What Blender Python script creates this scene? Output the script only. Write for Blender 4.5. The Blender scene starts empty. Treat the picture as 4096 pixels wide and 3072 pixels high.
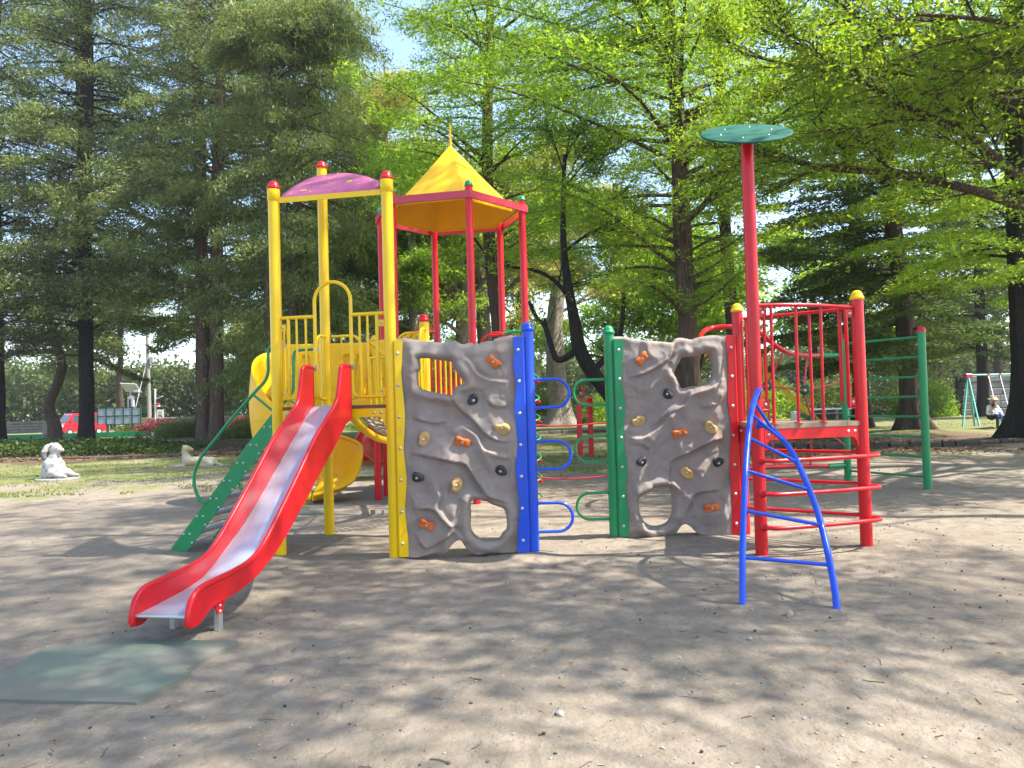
import bpy, math, random
import numpy as np
from mathutils import Vector, Matrix, noise

# ------------------------------------------------------------------ camera, sky, sun, exposure
scn = bpy.context.scene
C = scn.collection
random.seed(7)
rng = np.random.default_rng(11)

PITCH, ROLL = math.radians(1.486), math.radians(1.603)
fw = Vector((0, math.cos(PITCH), math.sin(PITCH)))
up0 = Vector((0, -math.sin(PITCH), math.cos(PITCH)))
rt0 = Vector((1, 0, 0))
rt = rt0 * math.cos(ROLL) - up0 * math.sin(ROLL)
up = rt0 * math.sin(ROLL) + up0 * math.cos(ROLL)
cam = bpy.data.cameras.new('camera')
camo = bpy.data.objects.new('camera', cam)
C.objects.link(camo)
camo.matrix_world = Matrix(((rt.x, up.x, -fw.x, 0), (rt.y, up.y, -fw.y, 0), (rt.z, up.z, -fw.z, 1.5), (0, 0, 0, 1)))
cam.sensor_width = 36.0
cam.lens = 2972.1 / 4096 * 36
cam.clip_start = 0.05
cam.clip_end = 2000
scn.camera = camo

SUN_EL, SUN_AZ = math.radians(55), math.radians(-9)      # azimuth measured from +X towards +Y
sv = Vector((math.cos(SUN_EL) * math.cos(SUN_AZ), math.cos(SUN_EL) * math.sin(SUN_AZ), math.sin(SUN_EL)))
world = bpy.data.worlds.new('World')
scn.world = world
world.use_nodes = True
wn = world.node_tree
wn.nodes.clear()
sky = wn.nodes.new('ShaderNodeTexSky')
sky.sky_type = 'NISHITA'
sky.sun_disc = False
sky.sun_elevation = SUN_EL
sky.sun_rotation = math.radians(90) - SUN_AZ
sky.altitude = 50
sky.air_density = 1.0
sky.dust_density = 1.5
sky.ozone_density = 1.0
bg = wn.nodes.new('ShaderNodeBackground')
bg.inputs['Strength'].default_value = 0.15
wo = wn.nodes.new('ShaderNodeOutputWorld')
wn.links.new(sky.outputs[0], bg.inputs[0])
wn.links.new(bg.outputs[0], wo.inputs[0])
sl = bpy.data.lights.new('sun', 'SUN')
sl.energy = 4.2
sl.angle = math.radians(0.6)
sl.color = (1.0, 0.94, 0.84)
so = bpy.data.objects.new('sun', sl)
C.objects.link(so)
so.rotation_euler = sv.to_track_quat('Z', 'Y').to_euler()
scn.view_settings.view_transform = 'Standard'
scn.view_settings.look = 'None'
scn.view_settings.gamma = 1
scn.view_settings.use_curve_mapping = False
scn.view_settings.exposure = 1.68
scn.cycles.max_bounces = 6
scn.cycles.diffuse_bounces = 4
scn.cycles.glossy_bounces = 3
scn.cycles.transmission_bounces = 4

# ------------------------------------------------------------------ materials
MATS = {}
def mat(name, col, rough=0.5, spec=0.5, metal=0.0, var=0.06, vscale=3.0, bump=0.0, bscale=60.0, coat=0.0, dirt=None, dscale=2.0, dcut=(0.55, 0.75), stretch=None, transl=0.0):
    m = bpy.data.materials.new(name)
    m.use_nodes = True
    nt = m.node_tree
    N, L = nt.nodes, nt.links
    b = N['Principled BSDF']
    b.inputs['Roughness'].default_value = rough
    b.inputs['Specular IOR Level'].default_value = spec
    b.inputs['Metallic'].default_value = metal
    b.inputs['Coat Weight'].default_value = coat
    b.inputs['Coat Roughness'].default_value = 0.12
    tc = N.new('ShaderNodeTexCoord')
    vec = tc.outputs['Object']
    if stretch:
        mp = N.new('ShaderNodeMapping')
        mp.inputs['Scale'].default_value = stretch
        L.new(vec, mp.inputs[0])
        vec = mp.outputs[0]
    nz = N.new('ShaderNodeTexNoise')
    nz.inputs['Scale'].default_value = vscale
    nz.inputs['Detail'].default_value = 5
    L.new(vec, nz.inputs['Vector'])
    mx = N.new('ShaderNodeMix')
    mx.data_type = 'RGBA'
    mx.inputs[6].default_value = tuple(min(1, c * (1 - var * 2)) for c in col) + (1,)
    mx.inputs[7].default_value = tuple(min(1, c * (1 + var * 2)) for c in col) + (1,)
    L.new(nz.outputs['Fac'], mx.inputs[0])
    out = mx.outputs[2]
    if dirt:
        n2 = N.new('ShaderNodeTexNoise')
        n2.inputs['Scale'].default_value = dscale
        n2.inputs['Detail'].default_value = 9
        n2.inputs['Roughness'].default_value = 0.65
        L.new(vec, n2.inputs['Vector'])
        mr = N.new('ShaderNodeMapRange')
        mr.inputs[1].default_value, mr.inputs[2].default_value = dcut
        L.new(n2.outputs['Fac'], mr.inputs[0])
        m2 = N.new('ShaderNodeMix')
        m2.data_type = 'RGBA'
        m2.inputs[7].default_value = tuple(dirt) + (1,)
        L.new(mr.outputs[0], m2.inputs[0])
        L.new(out, m2.inputs[6])
        out = m2.outputs[2]
    L.new(out, b.inputs['Base Color'])
    if bump:
        n3 = N.new('ShaderNodeTexNoise')
        n3.inputs['Scale'].default_value = bscale
        n3.inputs['Detail'].default_value = 6
        L.new(vec, n3.inputs['Vector'])
        bp = N.new('ShaderNodeBump')
        bp.inputs['Strength'].default_value = 1.0
        bp.inputs['Distance'].default_value = bump
        L.new(n3.outputs['Fac'], bp.inputs['Height'])
        L.new(bp.outputs[0], b.inputs['Normal'])
    MATS[name] = m
    return m

def leafmat(name, c1, c2, c3=None, transl=0.5, tcol=None, cscale=0.35):
    """foliage: each leaf its own shade (random per island), clump to clump colour drift, light passing through"""
    m = bpy.data.materials.new(name)
    m.use_nodes = True
    nt = m.node_tree
    N, L = nt.nodes, nt.links
    N.remove(N['Principled BSDF'])
    out = N['Material Output']
    geo = N.new('ShaderNodeNewGeometry')
    tc = N.new('ShaderNodeTexCoord')
    nz = N.new('ShaderNodeTexNoise')
    nz.inputs['Scale'].default_value = cscale
    nz.inputs['Detail'].default_value = 3
    L.new(tc.outputs['Object'], nz.inputs['Vector'])
    mr = N.new('ShaderNodeMapRange')
    mr.inputs[1].default_value, mr.inputs[2].default_value = 0.38, 0.62
    L.new(nz.outputs['Fac'], mr.inputs[0])
    a = N.new('ShaderNodeMix'); a.data_type = 'RGBA'
    a.inputs[6].default_value = tuple(c1) + (1,)
    a.inputs[7].default_value = tuple(c2) + (1,)
    L.new(mr.outputs[0], a.inputs[0])
    b = N.new('ShaderNodeMix'); b.data_type = 'RGBA'
    b.inputs[7].default_value = tuple(c3 or c2) + (1,)
    mm = N.new('ShaderNodeMath'); mm.operation = 'POWER'
    mm.inputs[1].default_value = 2.2
    L.new(geo.outputs['Random Per Island'], mm.inputs[0])
    m8 = N.new('ShaderNodeMath'); m8.operation = 'MULTIPLY'; m8.inputs[1].default_value = 0.8
    L.new(mm.outputs[0], m8.inputs[0])
    L.new(m8.outputs[0], b.inputs[0])
    L.new(a.outputs[2], b.inputs[6])
    pb = N.new('ShaderNodeBsdfPrincipled')
    pb.inputs['Roughness'].default_value = 0.55
    pb.inputs['Specular IOR Level'].default_value = 0.3
    L.new(b.outputs[2], pb.inputs['Base Color'])
    tr = N.new('ShaderNodeBsdfTranslucent')
    tm = N.new('ShaderNodeMix'); tm.data_type = 'RGBA'; tm.blend_type = 'MULTIPLY'
    tm.inputs[0].default_value = 1
    tm.inputs[7].default_value = tuple(tcol or (1.5, 1.5, 0.6)) + (1,)
    L.new(b.outputs[2], tm.inputs[6])
    L.new(tm.outputs[2], tr.inputs[0])
    ms = N.new('ShaderNodeMixShader')
    ms.inputs[0].default_value = transl
    L.new(pb.outputs[0], ms.inputs[1]); L.new(tr.outputs[0], ms.inputs[2])
    L.new(ms.outputs[0], out.inputs[0])
    MATS[name] = m
    return m

RED = mat('red_paint', (0.56, 0.009, 0.016), 0.3, 0.32, coat=0.12, var=0.08, bump=0.0006, bscale=25, dirt=(0.30, 0.05, 0.04), dscale=5, dcut=(0.62, 0.85))
REDF = mat('red_faded_paint', (0.46, 0.03, 0.055), 0.42, 0.5, coat=0.1, var=0.1)
YEL = mat('yellow_paint', (0.80, 0.51, 0.003), 0.3, 0.32, coat=0.12, var=0.06, bump=0.0006, bscale=25, dirt=(0.5, 0.33, 0.04), dscale=4, dcut=(0.62, 0.85))
YPL = mat('yellow_moulded_plastic', (0.80, 0.44, 0.003), 0.45, 0.3, var=0.07, dirt=(0.5, 0.3, 0.05), dscale=3, dcut=(0.6, 0.9))
GRN = mat('green_paint', (0.012, 0.24, 0.085), 0.34, 0.32, coat=0.12, var=0.08, dirt=(0.06, 0.16, 0.09), dscale=6, dcut=(0.6, 0.85))
DGR = mat('dark_green_panel', (0.010, 0.088, 0.062), 0.72, 0.2, var=0.12, vscale=6)
BLU = mat('blue_paint', (0.012, 0.075, 0.56), 0.28, 0.32, coat=0.12, var=0.07)
PUR = mat('purple_panel', (0.40, 0.085, 0.19), 0.45, 0.4, var=0.12, vscale=4, dirt=(0.25, 0.07, 0.13), dscale=9, dcut=(0.5, 0.8))
STEEL = mat('brushed_steel', (0.50, 0.53, 0.62), 0.5, 0.5, metal=0.55, var=0.05, vscale=8, stretch=(12, 1, 1), dirt=(0.40, 0.38, 0.42), dscale=1.5, dcut=(0.5, 0.8))
ZINC = mat('galvanised_bolt', (0.55, 0.55, 0.53), 0.42, 0.5, metal=0.8)
ROCK = mat('moulded_rock', (0.265, 0.220, 0.195), 0.85, 0.2, var=0.12, vscale=5, bump=0.0035, bscale=110, dirt=(0.31, 0.262, 0.235), dscale=6, dcut=(0.5, 0.8))
HOR = mat('orange_hold', (0.62, 0.15, 0.035), 0.7, 0.3, var=0.14, vscale=30, bump=0.001, bscale=90)
HTA = mat('tan_hold', (0.50, 0.31, 0.115), 0.7, 0.3, var=0.14, vscale=30, bump=0.001, bscale=90)
HGY = mat('charcoal_hold', (0.035, 0.038, 0.045), 0.65, 0.3, var=0.18, vscale=30, bump=0.001, bscale=90)
PLANK = mat('weathered_plank', (0.30, 0.22, 0.15), 0.8, 0.2, var=0.2, vscale=12, stretch=(1, 9, 9), bump=0.001, bscale=30)
DECK = mat('brown_deck_edge', (0.15, 0.085, 0.06), 0.7, 0.2, var=0.15)
TREAD = mat('grey_tread', (0.24, 0.23, 0.22), 0.8, 0.2, var=0.15, vscale=14, bump=0.001)
ROPE = mat('rope', (0.42, 0.38, 0.31), 0.9, 0.1, var=0.2, vscale=70, bump=0.003, bscale=120)
MATT = mat('green_rubber_mat', (0.150, 0.178, 0.140), 0.9, 0.15, var=0.12, vscale=4, bump=0.002, bscale=160, dirt=(0.21, 0.185, 0.15), dscale=1.6, dcut=(0.44, 0.66))
TANS = mat('tan_wall_stone', (0.21, 0.175, 0.14), 0.9, 0.2, var=0.25, vscale=1.5, bump=0.02, bscale=10)
STAT = mat('white_statue_paint', (0.43, 0.42, 0.41), 0.75, 0.3, var=0.07, vscale=8, bump=0.004, bscale=40, dirt=(0.12, 0.12, 0.12), dscale=7, dcut=(0.5, 0.66))
STAY = mat('yellowed_statue_paint', (0.42, 0.38, 0.30), 0.75, 0.3, var=0.1, vscale=8, bump=0.004, bscale=40, dirt=(0.42, 0.30, 0.08), dscale=5, dcut=(0.46, 0.6))
STAG = mat('grey_statue_paint', (0.13, 0.13, 0.14), 0.8, 0.3, var=0.3, vscale=10, bump=0.004, bscale=40)
CONC = mat('weathered_concrete', (0.24, 0.23, 0.21), 0.85, 0.2, var=0.15, vscale=8, bump=0.003, bscale=40)
STONE = mat('granite_block', (0.17, 0.17, 0.17), 0.85, 0.2, var=0.3, vscale=1.6, bump=0.02, bscale=9, dirt=(0.10, 0.11, 0.08), dscale=1.2, dcut=(0.5, 0.7))
KERB = mat('kerb_stone_surface', (0.085, 0.072, 0.06), 0.9, 0.2, var=0.3, vscale=3, bump=0.02, bscale=14)
BARK = mat('dark_bark', (0.075, 0.055, 0.043), 0.95, 0.1, var=0.4, vscale=5, stretch=(5, 5, 0.5), bump=0.05, bscale=5)
BARKD = mat('brown_bark', (0.085, 0.058, 0.042), 0.95, 0.1, var=0.35, vscale=6, stretch=(6, 6, 0.4), bump=0.05, bscale=5, dirt=(0.15, 0.12, 0.095), dscale=4, dcut=(0.5, 0.7))
BARKR = mat('reddish_bark', (0.115, 0.08, 0.058), 0.95, 0.1, var=0.35, vscale=6, stretch=(6, 6, 0.4), bump=0.05, bscale=5, dirt=(0.2, 0.17, 0.14), dscale=4, dcut=(0.5, 0.7))
BARKG = mat('grey_bark', (0.27, 0.23, 0.19), 0.95, 0.1, var=0.3, vscale=5, stretch=(4, 4, 0.7), bump=0.06, bscale=5, dirt=(0.10, 0.085, 0.07), dscale=7, dcut=(0.5, 0.62))
BARKB = mat('black_bark', (0.028, 0.024, 0.022), 0.95, 0.1, var=0.4, vscale=5, stretch=(4, 4, 0.8), bump=0.04, bscale=5)
TWIG = mat('twig_bark', (0.16, 0.12, 0.09), 0.9, 0.1, var=0.25, vscale=4)
VANR = mat('van_red_paint', (0.50, 0.012, 0.03), 0.25, 0.5, coat=0.5)
GLASS = mat('dark_window_glass', (0.06, 0.07, 0.08), 0.08, 0.8, coat=0.3)
LAMP = mat('headlight_lens', (0.7, 0.72, 0.75), 0.12, 0.8, coat=0.5)
BLK = mat('black_rubber', (0.02, 0.02, 0.02), 0.8, 0.2)
WHT = mat('white_paint', (0.72, 0.72, 0.70), 0.5, 0.4, var=0.04)
LGY = mat('light_grey_metal', (0.40, 0.40, 0.43), 0.45, 0.5, var=0.05)
BOARD = mat('pale_blue_panel', (0.22, 0.30, 0.36), 0.5, 0.4, var=0.08)
DKF = mat('dark_frame', (0.03, 0.06, 0.05), 0.6, 0.3)
TEAL = mat('teal_paint', (0.08, 0.36, 0.30), 0.4, 0.5, var=0.1, vscale=7)
SKIN = mat('skin', (0.42, 0.22, 0.15), 0.6, 0.3, var=0.04)
STRAW = mat('straw_hat_weave', (0.62, 0.50, 0.27), 0.8, 0.2, var=0.1, vscale=20)
SHIRT = mat('white_shirt_cloth', (0.74, 0.73, 0.76), 0.9, 0.1, var=0.04, bump=0.008, bscale=9)
TROUS = mat('dark_trouser_cloth', (0.05, 0.05, 0.04), 0.9, 0.1, var=0.2)
JEANS = mat('blue_jeans_cloth', (0.03, 0.12, 0.42), 0.9, 0.1, var=0.2)
CONEM = mat('fallen_cone', (0.10, 0.045, 0.03), 0.9, 0.1, var=0.3, vscale=30)
PEB = mat('pebble', (0.30, 0.27, 0.23), 0.85, 0.2, var=0.3, vscale=9)

L_CON = leafmat('conifer_leaf', (0.052, 0.092, 0.028), (0.145, 0.185, 0.052), (0.32, 0.36, 0.13), 0.40, (1.3, 1.4, 0.6))
L_CYP = leafmat('cypress_leaf', (0.070, 0.120, 0.028), (0.165, 0.210, 0.052), (0.31, 0.33, 0.12), 0.42, (1.3, 1.4, 0.6), 0.6)
L_PIN = leafmat('pine_leaf', (0.06, 0.085, 0.033), (0.14, 0.15, 0.05), (0.22, 0.22, 0.08), 0.32, (1.3, 1.4, 0.6), 0.5)
L_BRI = leafmat('bright_leaf', (0.075, 0.15, 0.016), (0.155, 0.245, 0.026), (0.27, 0.35, 0.05), 0.58, (2.1, 2.1, 0.9), 0.4)
L_OVR = leafmat('overhead_leaf', (0.065, 0.13, 0.012), (0.135, 0.215, 0.018), (0.24, 0.30, 0.04), 0.6, (2.1, 2.0, 0.8), 0.5)
L_YEL = leafmat('yellow_green_leaf', (0.17, 0.22, 0.035), (0.30, 0.29, 0.07), (0.38, 0.33, 0.12), 0.5, (1.4, 1.4, 0.7), 0.25)
L_DRK = leafmat('dark_evergreen_leaf', (0.028, 0.06, 0.015), (0.065, 0.105, 0.02), (0.14, 0.19, 0.035), 0.35, (1.4, 1.5, 0.6), 0.5)
L_SHR = leafmat('shrub_leaf', (0.075, 0.125, 0.02), (0.155, 0.20, 0.045), (0.24, 0.27, 0.075), 0.35, (1.3, 1.3, 0.7), 0.8)
L_FAR = leafmat('distant_leaf', (0.045, 0.080, 0.018), (0.095, 0.135, 0.030), (0.15, 0.18, 0.05), 0.4, (1.3, 1.3, 0.7), 0.25)
L_AZA = leafmat('azalea_flower', (0.26, 0.008, 0.055), (0.36, 0.02, 0.09), (0.10, 0.14, 0.04), 0.3, (1.2, 0.8, 0.9), 1.0)
L_GRS = leafmat('grass_leaf', (0.07, 0.115, 0.02), (0.15, 0.20, 0.04), (0.24, 0.27, 0.08), 0.35, (1.3, 1.3, 0.6), 0.6)
L_DRY = leafmat('dry_leaf', (0.13, 0.06, 0.03), (0.20, 0.11, 0.05), (0.30, 0.19, 0.10), 0.15, (1.1, 1.0, 0.8), 1.5)

# ------------------------------------------------------------------ mesh helpers
def catmull(P, n=6):
    P = [Vector(p) for p in P]
    if len(P) < 3: return P
    out = []
    Q = [2 * P[0] - P[1]] + P + [2 * P[-1] - P[-2]]
    for i in range(1, len(Q) - 2):
        a, b, c, d = Q[i - 1], Q[i], Q[i + 1], Q[i + 2]
        for k in range(n):
            t = k / n
            out.append(0.5 * ((2 * b) + (c - a) * t + (2 * a - 5 * b + 4 * c - d) * t * t + (3 * b - a - 3 * c + d) * t ** 3))
    out.append(P[-1])
    return out

class MB:
    def __init__(s): s.v = []; s.f = []; s.m = []; s.sm = []
    def add(s, vs, fs, m=0, smooth=False):
        o = len(s.v)
        s.v += [tuple(v) for v in vs]
        s.f += [tuple(i + o for i in f) for f in fs]
        s.m += [m] * len(fs); s.sm += [smooth] * len(fs)
    def box(s, c, size, m=0, R=None, bev=0.0):
        x, y, z = (q / 2 for q in size)
        if bev:
            b = bev
            lv = [(x, y, z)]
            pts = []
            for sz in (-1, 1):
                for ring in ((x - b, y - b, z), (x, y, z - b)) if sz == 1 else ((x, y, z - b), (x - b, y - b, z)):
                    pts.append([(-ring[0], -ring[1], sz * ring[2]), (ring[0], -ring[1], sz * ring[2]), (ring[0], ring[1], sz * ring[2]), (-ring[0], ring[1], sz * ring[2])])
            order = [pts[1], pts[0], pts[3], pts[2]]
            vs = pts[1] + pts[0] + pts[3] + pts[2]
            fs = [(3, 2, 1, 0)]
            for k in range(3):
                for i in range(4):
                    j = (i + 1) % 4
                    fs.append((k * 4 + i, k * 4 + j, k * 4 + 4 + j, k * 4 + 4 + i))
            fs.append((12, 13, 14, 15))
        else:
            vs = [(-x, -y, -z), (x, -y, -z), (x, y, -z), (-x, y, -z), (-x, -y, z), (x, -y, z), (x, y, z), (-x, y, z)]
            fs = [(3, 2, 1, 0), (4, 5, 6, 7), (0, 1, 5, 4), (1, 2, 6, 5), (2, 3, 7, 6), (3, 0, 4, 7)]
        c = Vector(c)
        s.add([(R @ Vector(v) if R else Vector(v)) + c for v in vs], fs, m)
    def tube(s, P, r, n=10, m=0, smooth=True, caps=True):
        P = [Vector(p) for p in P]
        rs = r if hasattr(r, '__len__') else [r] * len(P)
        k = len(P)
        t0 = (P[1] - P[0]).normalized()
        a = Vector((0, 0, 1)) if abs(t0.z) < 0.9 else Vector((1, 0, 0))
        nrm = (a - t0 * a.dot(t0)).normalized()
        vs = []
        for i in range(k):
            t = (P[min(i + 1, k - 1)] - P[max(i - 1, 0)])
            t = t.normalized() if t.length > 1e-9 else t0
            nrm = (nrm - t * nrm.dot(t))
            nrm = nrm.normalized() if nrm.length > 1e-6 else t.orthogonal().normalized()
            bn = t.cross(nrm)
            for j in range(n):
                an = 2 * math.pi * j / n
                vs.append(P[i] + (nrm * math.cos(an) + bn * math.sin(an)) * rs[i])
        fs = [(i * n + j, i * n + (j + 1) % n, (i + 1) * n + (j + 1) % n, (i + 1) * n + j) for i in range(k - 1) for j in range(n)]
        s.add(vs, fs, m, smooth)
        if caps:
            s.add(vs[:n], [tuple(range(n - 1, -1, -1))], m)
            s.add(vs[-n:], [tuple(range(n))], m)
    def lathe(s, prof, c=(0, 0, 0), axis=(0, 0, 1), n=20, m=0, smooth=True):
        ax = Vector(axis).normalized()
        u = ax.orthogonal().normalized(); w = ax.cross(u); c = Vector(c)
        vs = []
        for r, h in prof:
            for j in range(n):
                a = 2 * math.pi * j / n
                vs.append(c + ax * h + (u * math.cos(a) + w * math.sin(a)) * r)
        k = len(prof)
        fs = [(i * n + j, i * n + (j + 1) % n, (i + 1) * n + (j + 1) % n, (i + 1) * n + j) for i in range(k - 1) for j in range(n)]
        s.add(vs, fs, m, smooth)
    def prism(s, poly, d, m=0):
        """poly: list of 3d points (flat), extruded by vector d"""
        n = len(poly); d = Vector(d)
        P = [Vector(p) for p in poly]
        s.add(P + [p + d for p in P], [tuple(range(n))[::-1], tuple(range(n, 2 * n))] + [(i, (i + 1) % n, n + (i + 1) % n, n + i) for i in range(n)], m)
    def bolt(s, c, nrm, r=0.012, m=0, h=0.008):
        s.lathe([(r * 1.35, 0), (r * 1.35, h * .3), (r, h * .35), (r * .85, h * .85), (r * .4, h), (0.0001, h)], c, nrm, 10, m)
    def build(s, name, mats, parent=None, kind=None, fix=True):
        me = bpy.data.meshes.new(name)
        me.from_pydata(s.v, [], s.f)
        mats = mats if isinstance(mats, (list, tuple)) else [mats]
        for x in mats: me.materials.append(x)
        me.polygons.foreach_set('material_index', s.m)
        me.polygons.foreach_set('use_smooth', s.sm)
        me.update()
        return link(name, me, parent, kind)

def link(name, data, parent=None, kind=None):
    o = bpy.data.objects.new(name, data)
    C.objects.link(o)
    if parent is not None:
        o.parent = parent
    if kind: o['kind'] = kind
    return o

def thing(name, label, cat, group=None):
    o = bpy.data.objects.new(name, None)
    C.objects.link(o)
    o.empty_display_size = 0.2
    tag(o, label, cat, group)
    return o
def tag(o, label, cat, group=None):
    o['label'] = label; o['category'] = cat
    if group: o['group'] = group
    return o
def sub(name, parent, label=None):
    o = bpy.data.objects.new(name, None); C.objects.link(o); o.parent = parent
    if label: o['label'] = label
    return o
def shift(root, loc):
    """put a thing's origin at its base without moving its parts"""
    root.location = loc
    for ch in root.children:
        ch.matrix_parent_inverse = Matrix.Translation(-Vector(loc))

def quads(name, V, mats, parent=None, kind='stuff', per=4, mi=None):
    """V: (n*per,3) array -> separate faces of `per` corners"""
    V = np.ascontiguousarray(V, dtype=np.float32).reshape(-1, 3)
    n = len(V) // per
    me = bpy.data.meshes.new(name)
    me.vertices.add(len(V)); me.vertices.foreach_set('co', V.ravel())
    me.loops.add(len(V)); me.loops.foreach_set('vertex_index', np.arange(len(V), dtype=np.int32))
    me.polygons.add(n)
    me.polygons.foreach_set('loop_start', np.arange(0, len(V), per, dtype=np.int32))
    mats = mats if isinstance(mats, (list, tuple)) else [mats]
    for x in mats: me.materials.append(x)
    if mi is not None: me.polygons.foreach_set('material_index', mi.astype(np.int32))
    me.update(calc_edges=True)
    return link(name, me, parent, kind)
WL={'top':[(0.051,2.17),(0.148,2.176),(0.298,2.153),(0.492,2.125),(0.643,2.136),(0.717,2.101),(0.808,2.117),(0.853,2.097),(0.959,2.128),(1.019,2.129),(1.05,2.153),(1.171,2.175),(1.307,2.179)],'bot':[(0.022,0.026),(0.141,0.018),(0.245,0.015),(0.395,0.047),(0.499,0.044),(0.545,0.102),(0.592,0.152),(0.652,0.173),(0.695,0.104),(0.768,0.035),(0.842,0.018),(0.932,0.044),(1.037,0.026),(1.216,0.023),(1.321,0.02)],'hole1':[(0.278,1.972),(0.368,1.973),(0.473,1.952),(0.593,1.934),(0.621,1.88),(0.657,1.819),(0.701,1.758),(0.725,1.712),(0.692,1.698),(0.654,1.684),(0.623,1.64),(0.599,1.595),(0.554,1.604),(0.48,1.621),(0.39,1.639),(0.316,1.663),(0.272,1.694),(0.266,1.755),(0.264,1.83),(0.291,1.874),(0.288,1.935)],'hole2':[(0.767,0.557),(0.827,0.558),(0.901,0.545),(0.975,0.505),(1.079,0.457),(1.104,0.397),(1.112,0.307),(1.103,0.248),(1.072,0.219),(1.025,0.161),(0.95,0.141),(0.875,0.151),(0.817,0.182),(0.773,0.228),(0.752,0.289),(0.758,0.393),(0.757,0.482)],'ho':[(1.021,1.915),(0.699,1.134),(0.327,0.332)],'ht':[(1.086,1.258),(0.311,1.168),(0.621,0.713)],'hd':[(0.812,1.54),(0.242,0.799),(1.062,0.839)],'f1':[(0.133,2.153),(0.121,1.984),(0.112,1.804),(0.127,1.593),(0.137,1.413),(0.126,1.234),(0.115,1.084),(0.126,0.934),(0.137,0.785),(0.126,0.636),(0.115,0.487),(0.126,0.338),(0.138,0.189),(0.138,0.023)],'b1':[(0.079,2.024),(0.079,1.71),(0.08,1.398),(0.082,1.088),(0.082,0.776),(0.082,0.466),(0.083,0.154)],'f2':[(1.219,2.159),(1.23,2.0),(1.216,1.895),(1.232,1.758),(1.24,1.653),(1.219,1.442),(1.229,1.262),(1.24,1.126),(1.225,0.977),(1.216,0.827),(1.227,0.677),(1.238,0.527),(1.234,0.378),(1.219,0.229),(1.212,0.021)],'b2':[(1.267,2.028),(1.269,1.715),(1.267,1.399),(1.267,1.088),(1.266,0.776),(1.266,0.462),(1.266,0.148)],'l1':[(0.18,1.03),(0.418,0.978),(0.597,0.935),(0.716,0.902),(0.788,0.78),(0.86,0.673),(0.947,0.581),(1.155,0.5)],'l2':[(0.204,1.381),(0.323,1.34),(0.442,1.314),(0.548,1.349)],'l3':[(0.726,1.276),(0.844,1.198),(0.9,1.076),(1.004,1.028),(1.138,0.979)],'l4':[(0.584,1.581),(0.67,1.458),(0.802,1.334),(0.904,1.211),(1.022,1.133),(1.157,1.114)],'l5':[(0.182,0.485),(0.391,0.471),(0.463,0.387),(0.551,0.31),(0.64,0.307)],'l6':[(0.715,2.014),(0.802,1.906),(0.86,1.814),(0.979,1.75),(1.189,1.722)],'l7':[(0.943,1.54),(1.016,1.466),(1.129,1.463),(1.153,1.52)],'l8':[(0.191,0.262),(0.307,0.094),(0.488,0.178),(0.609,0.263)],'l9':[(0.412,0.732),(0.469,0.625),(0.436,0.507),(0.552,0.354),(0.697,0.171)]}
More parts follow.
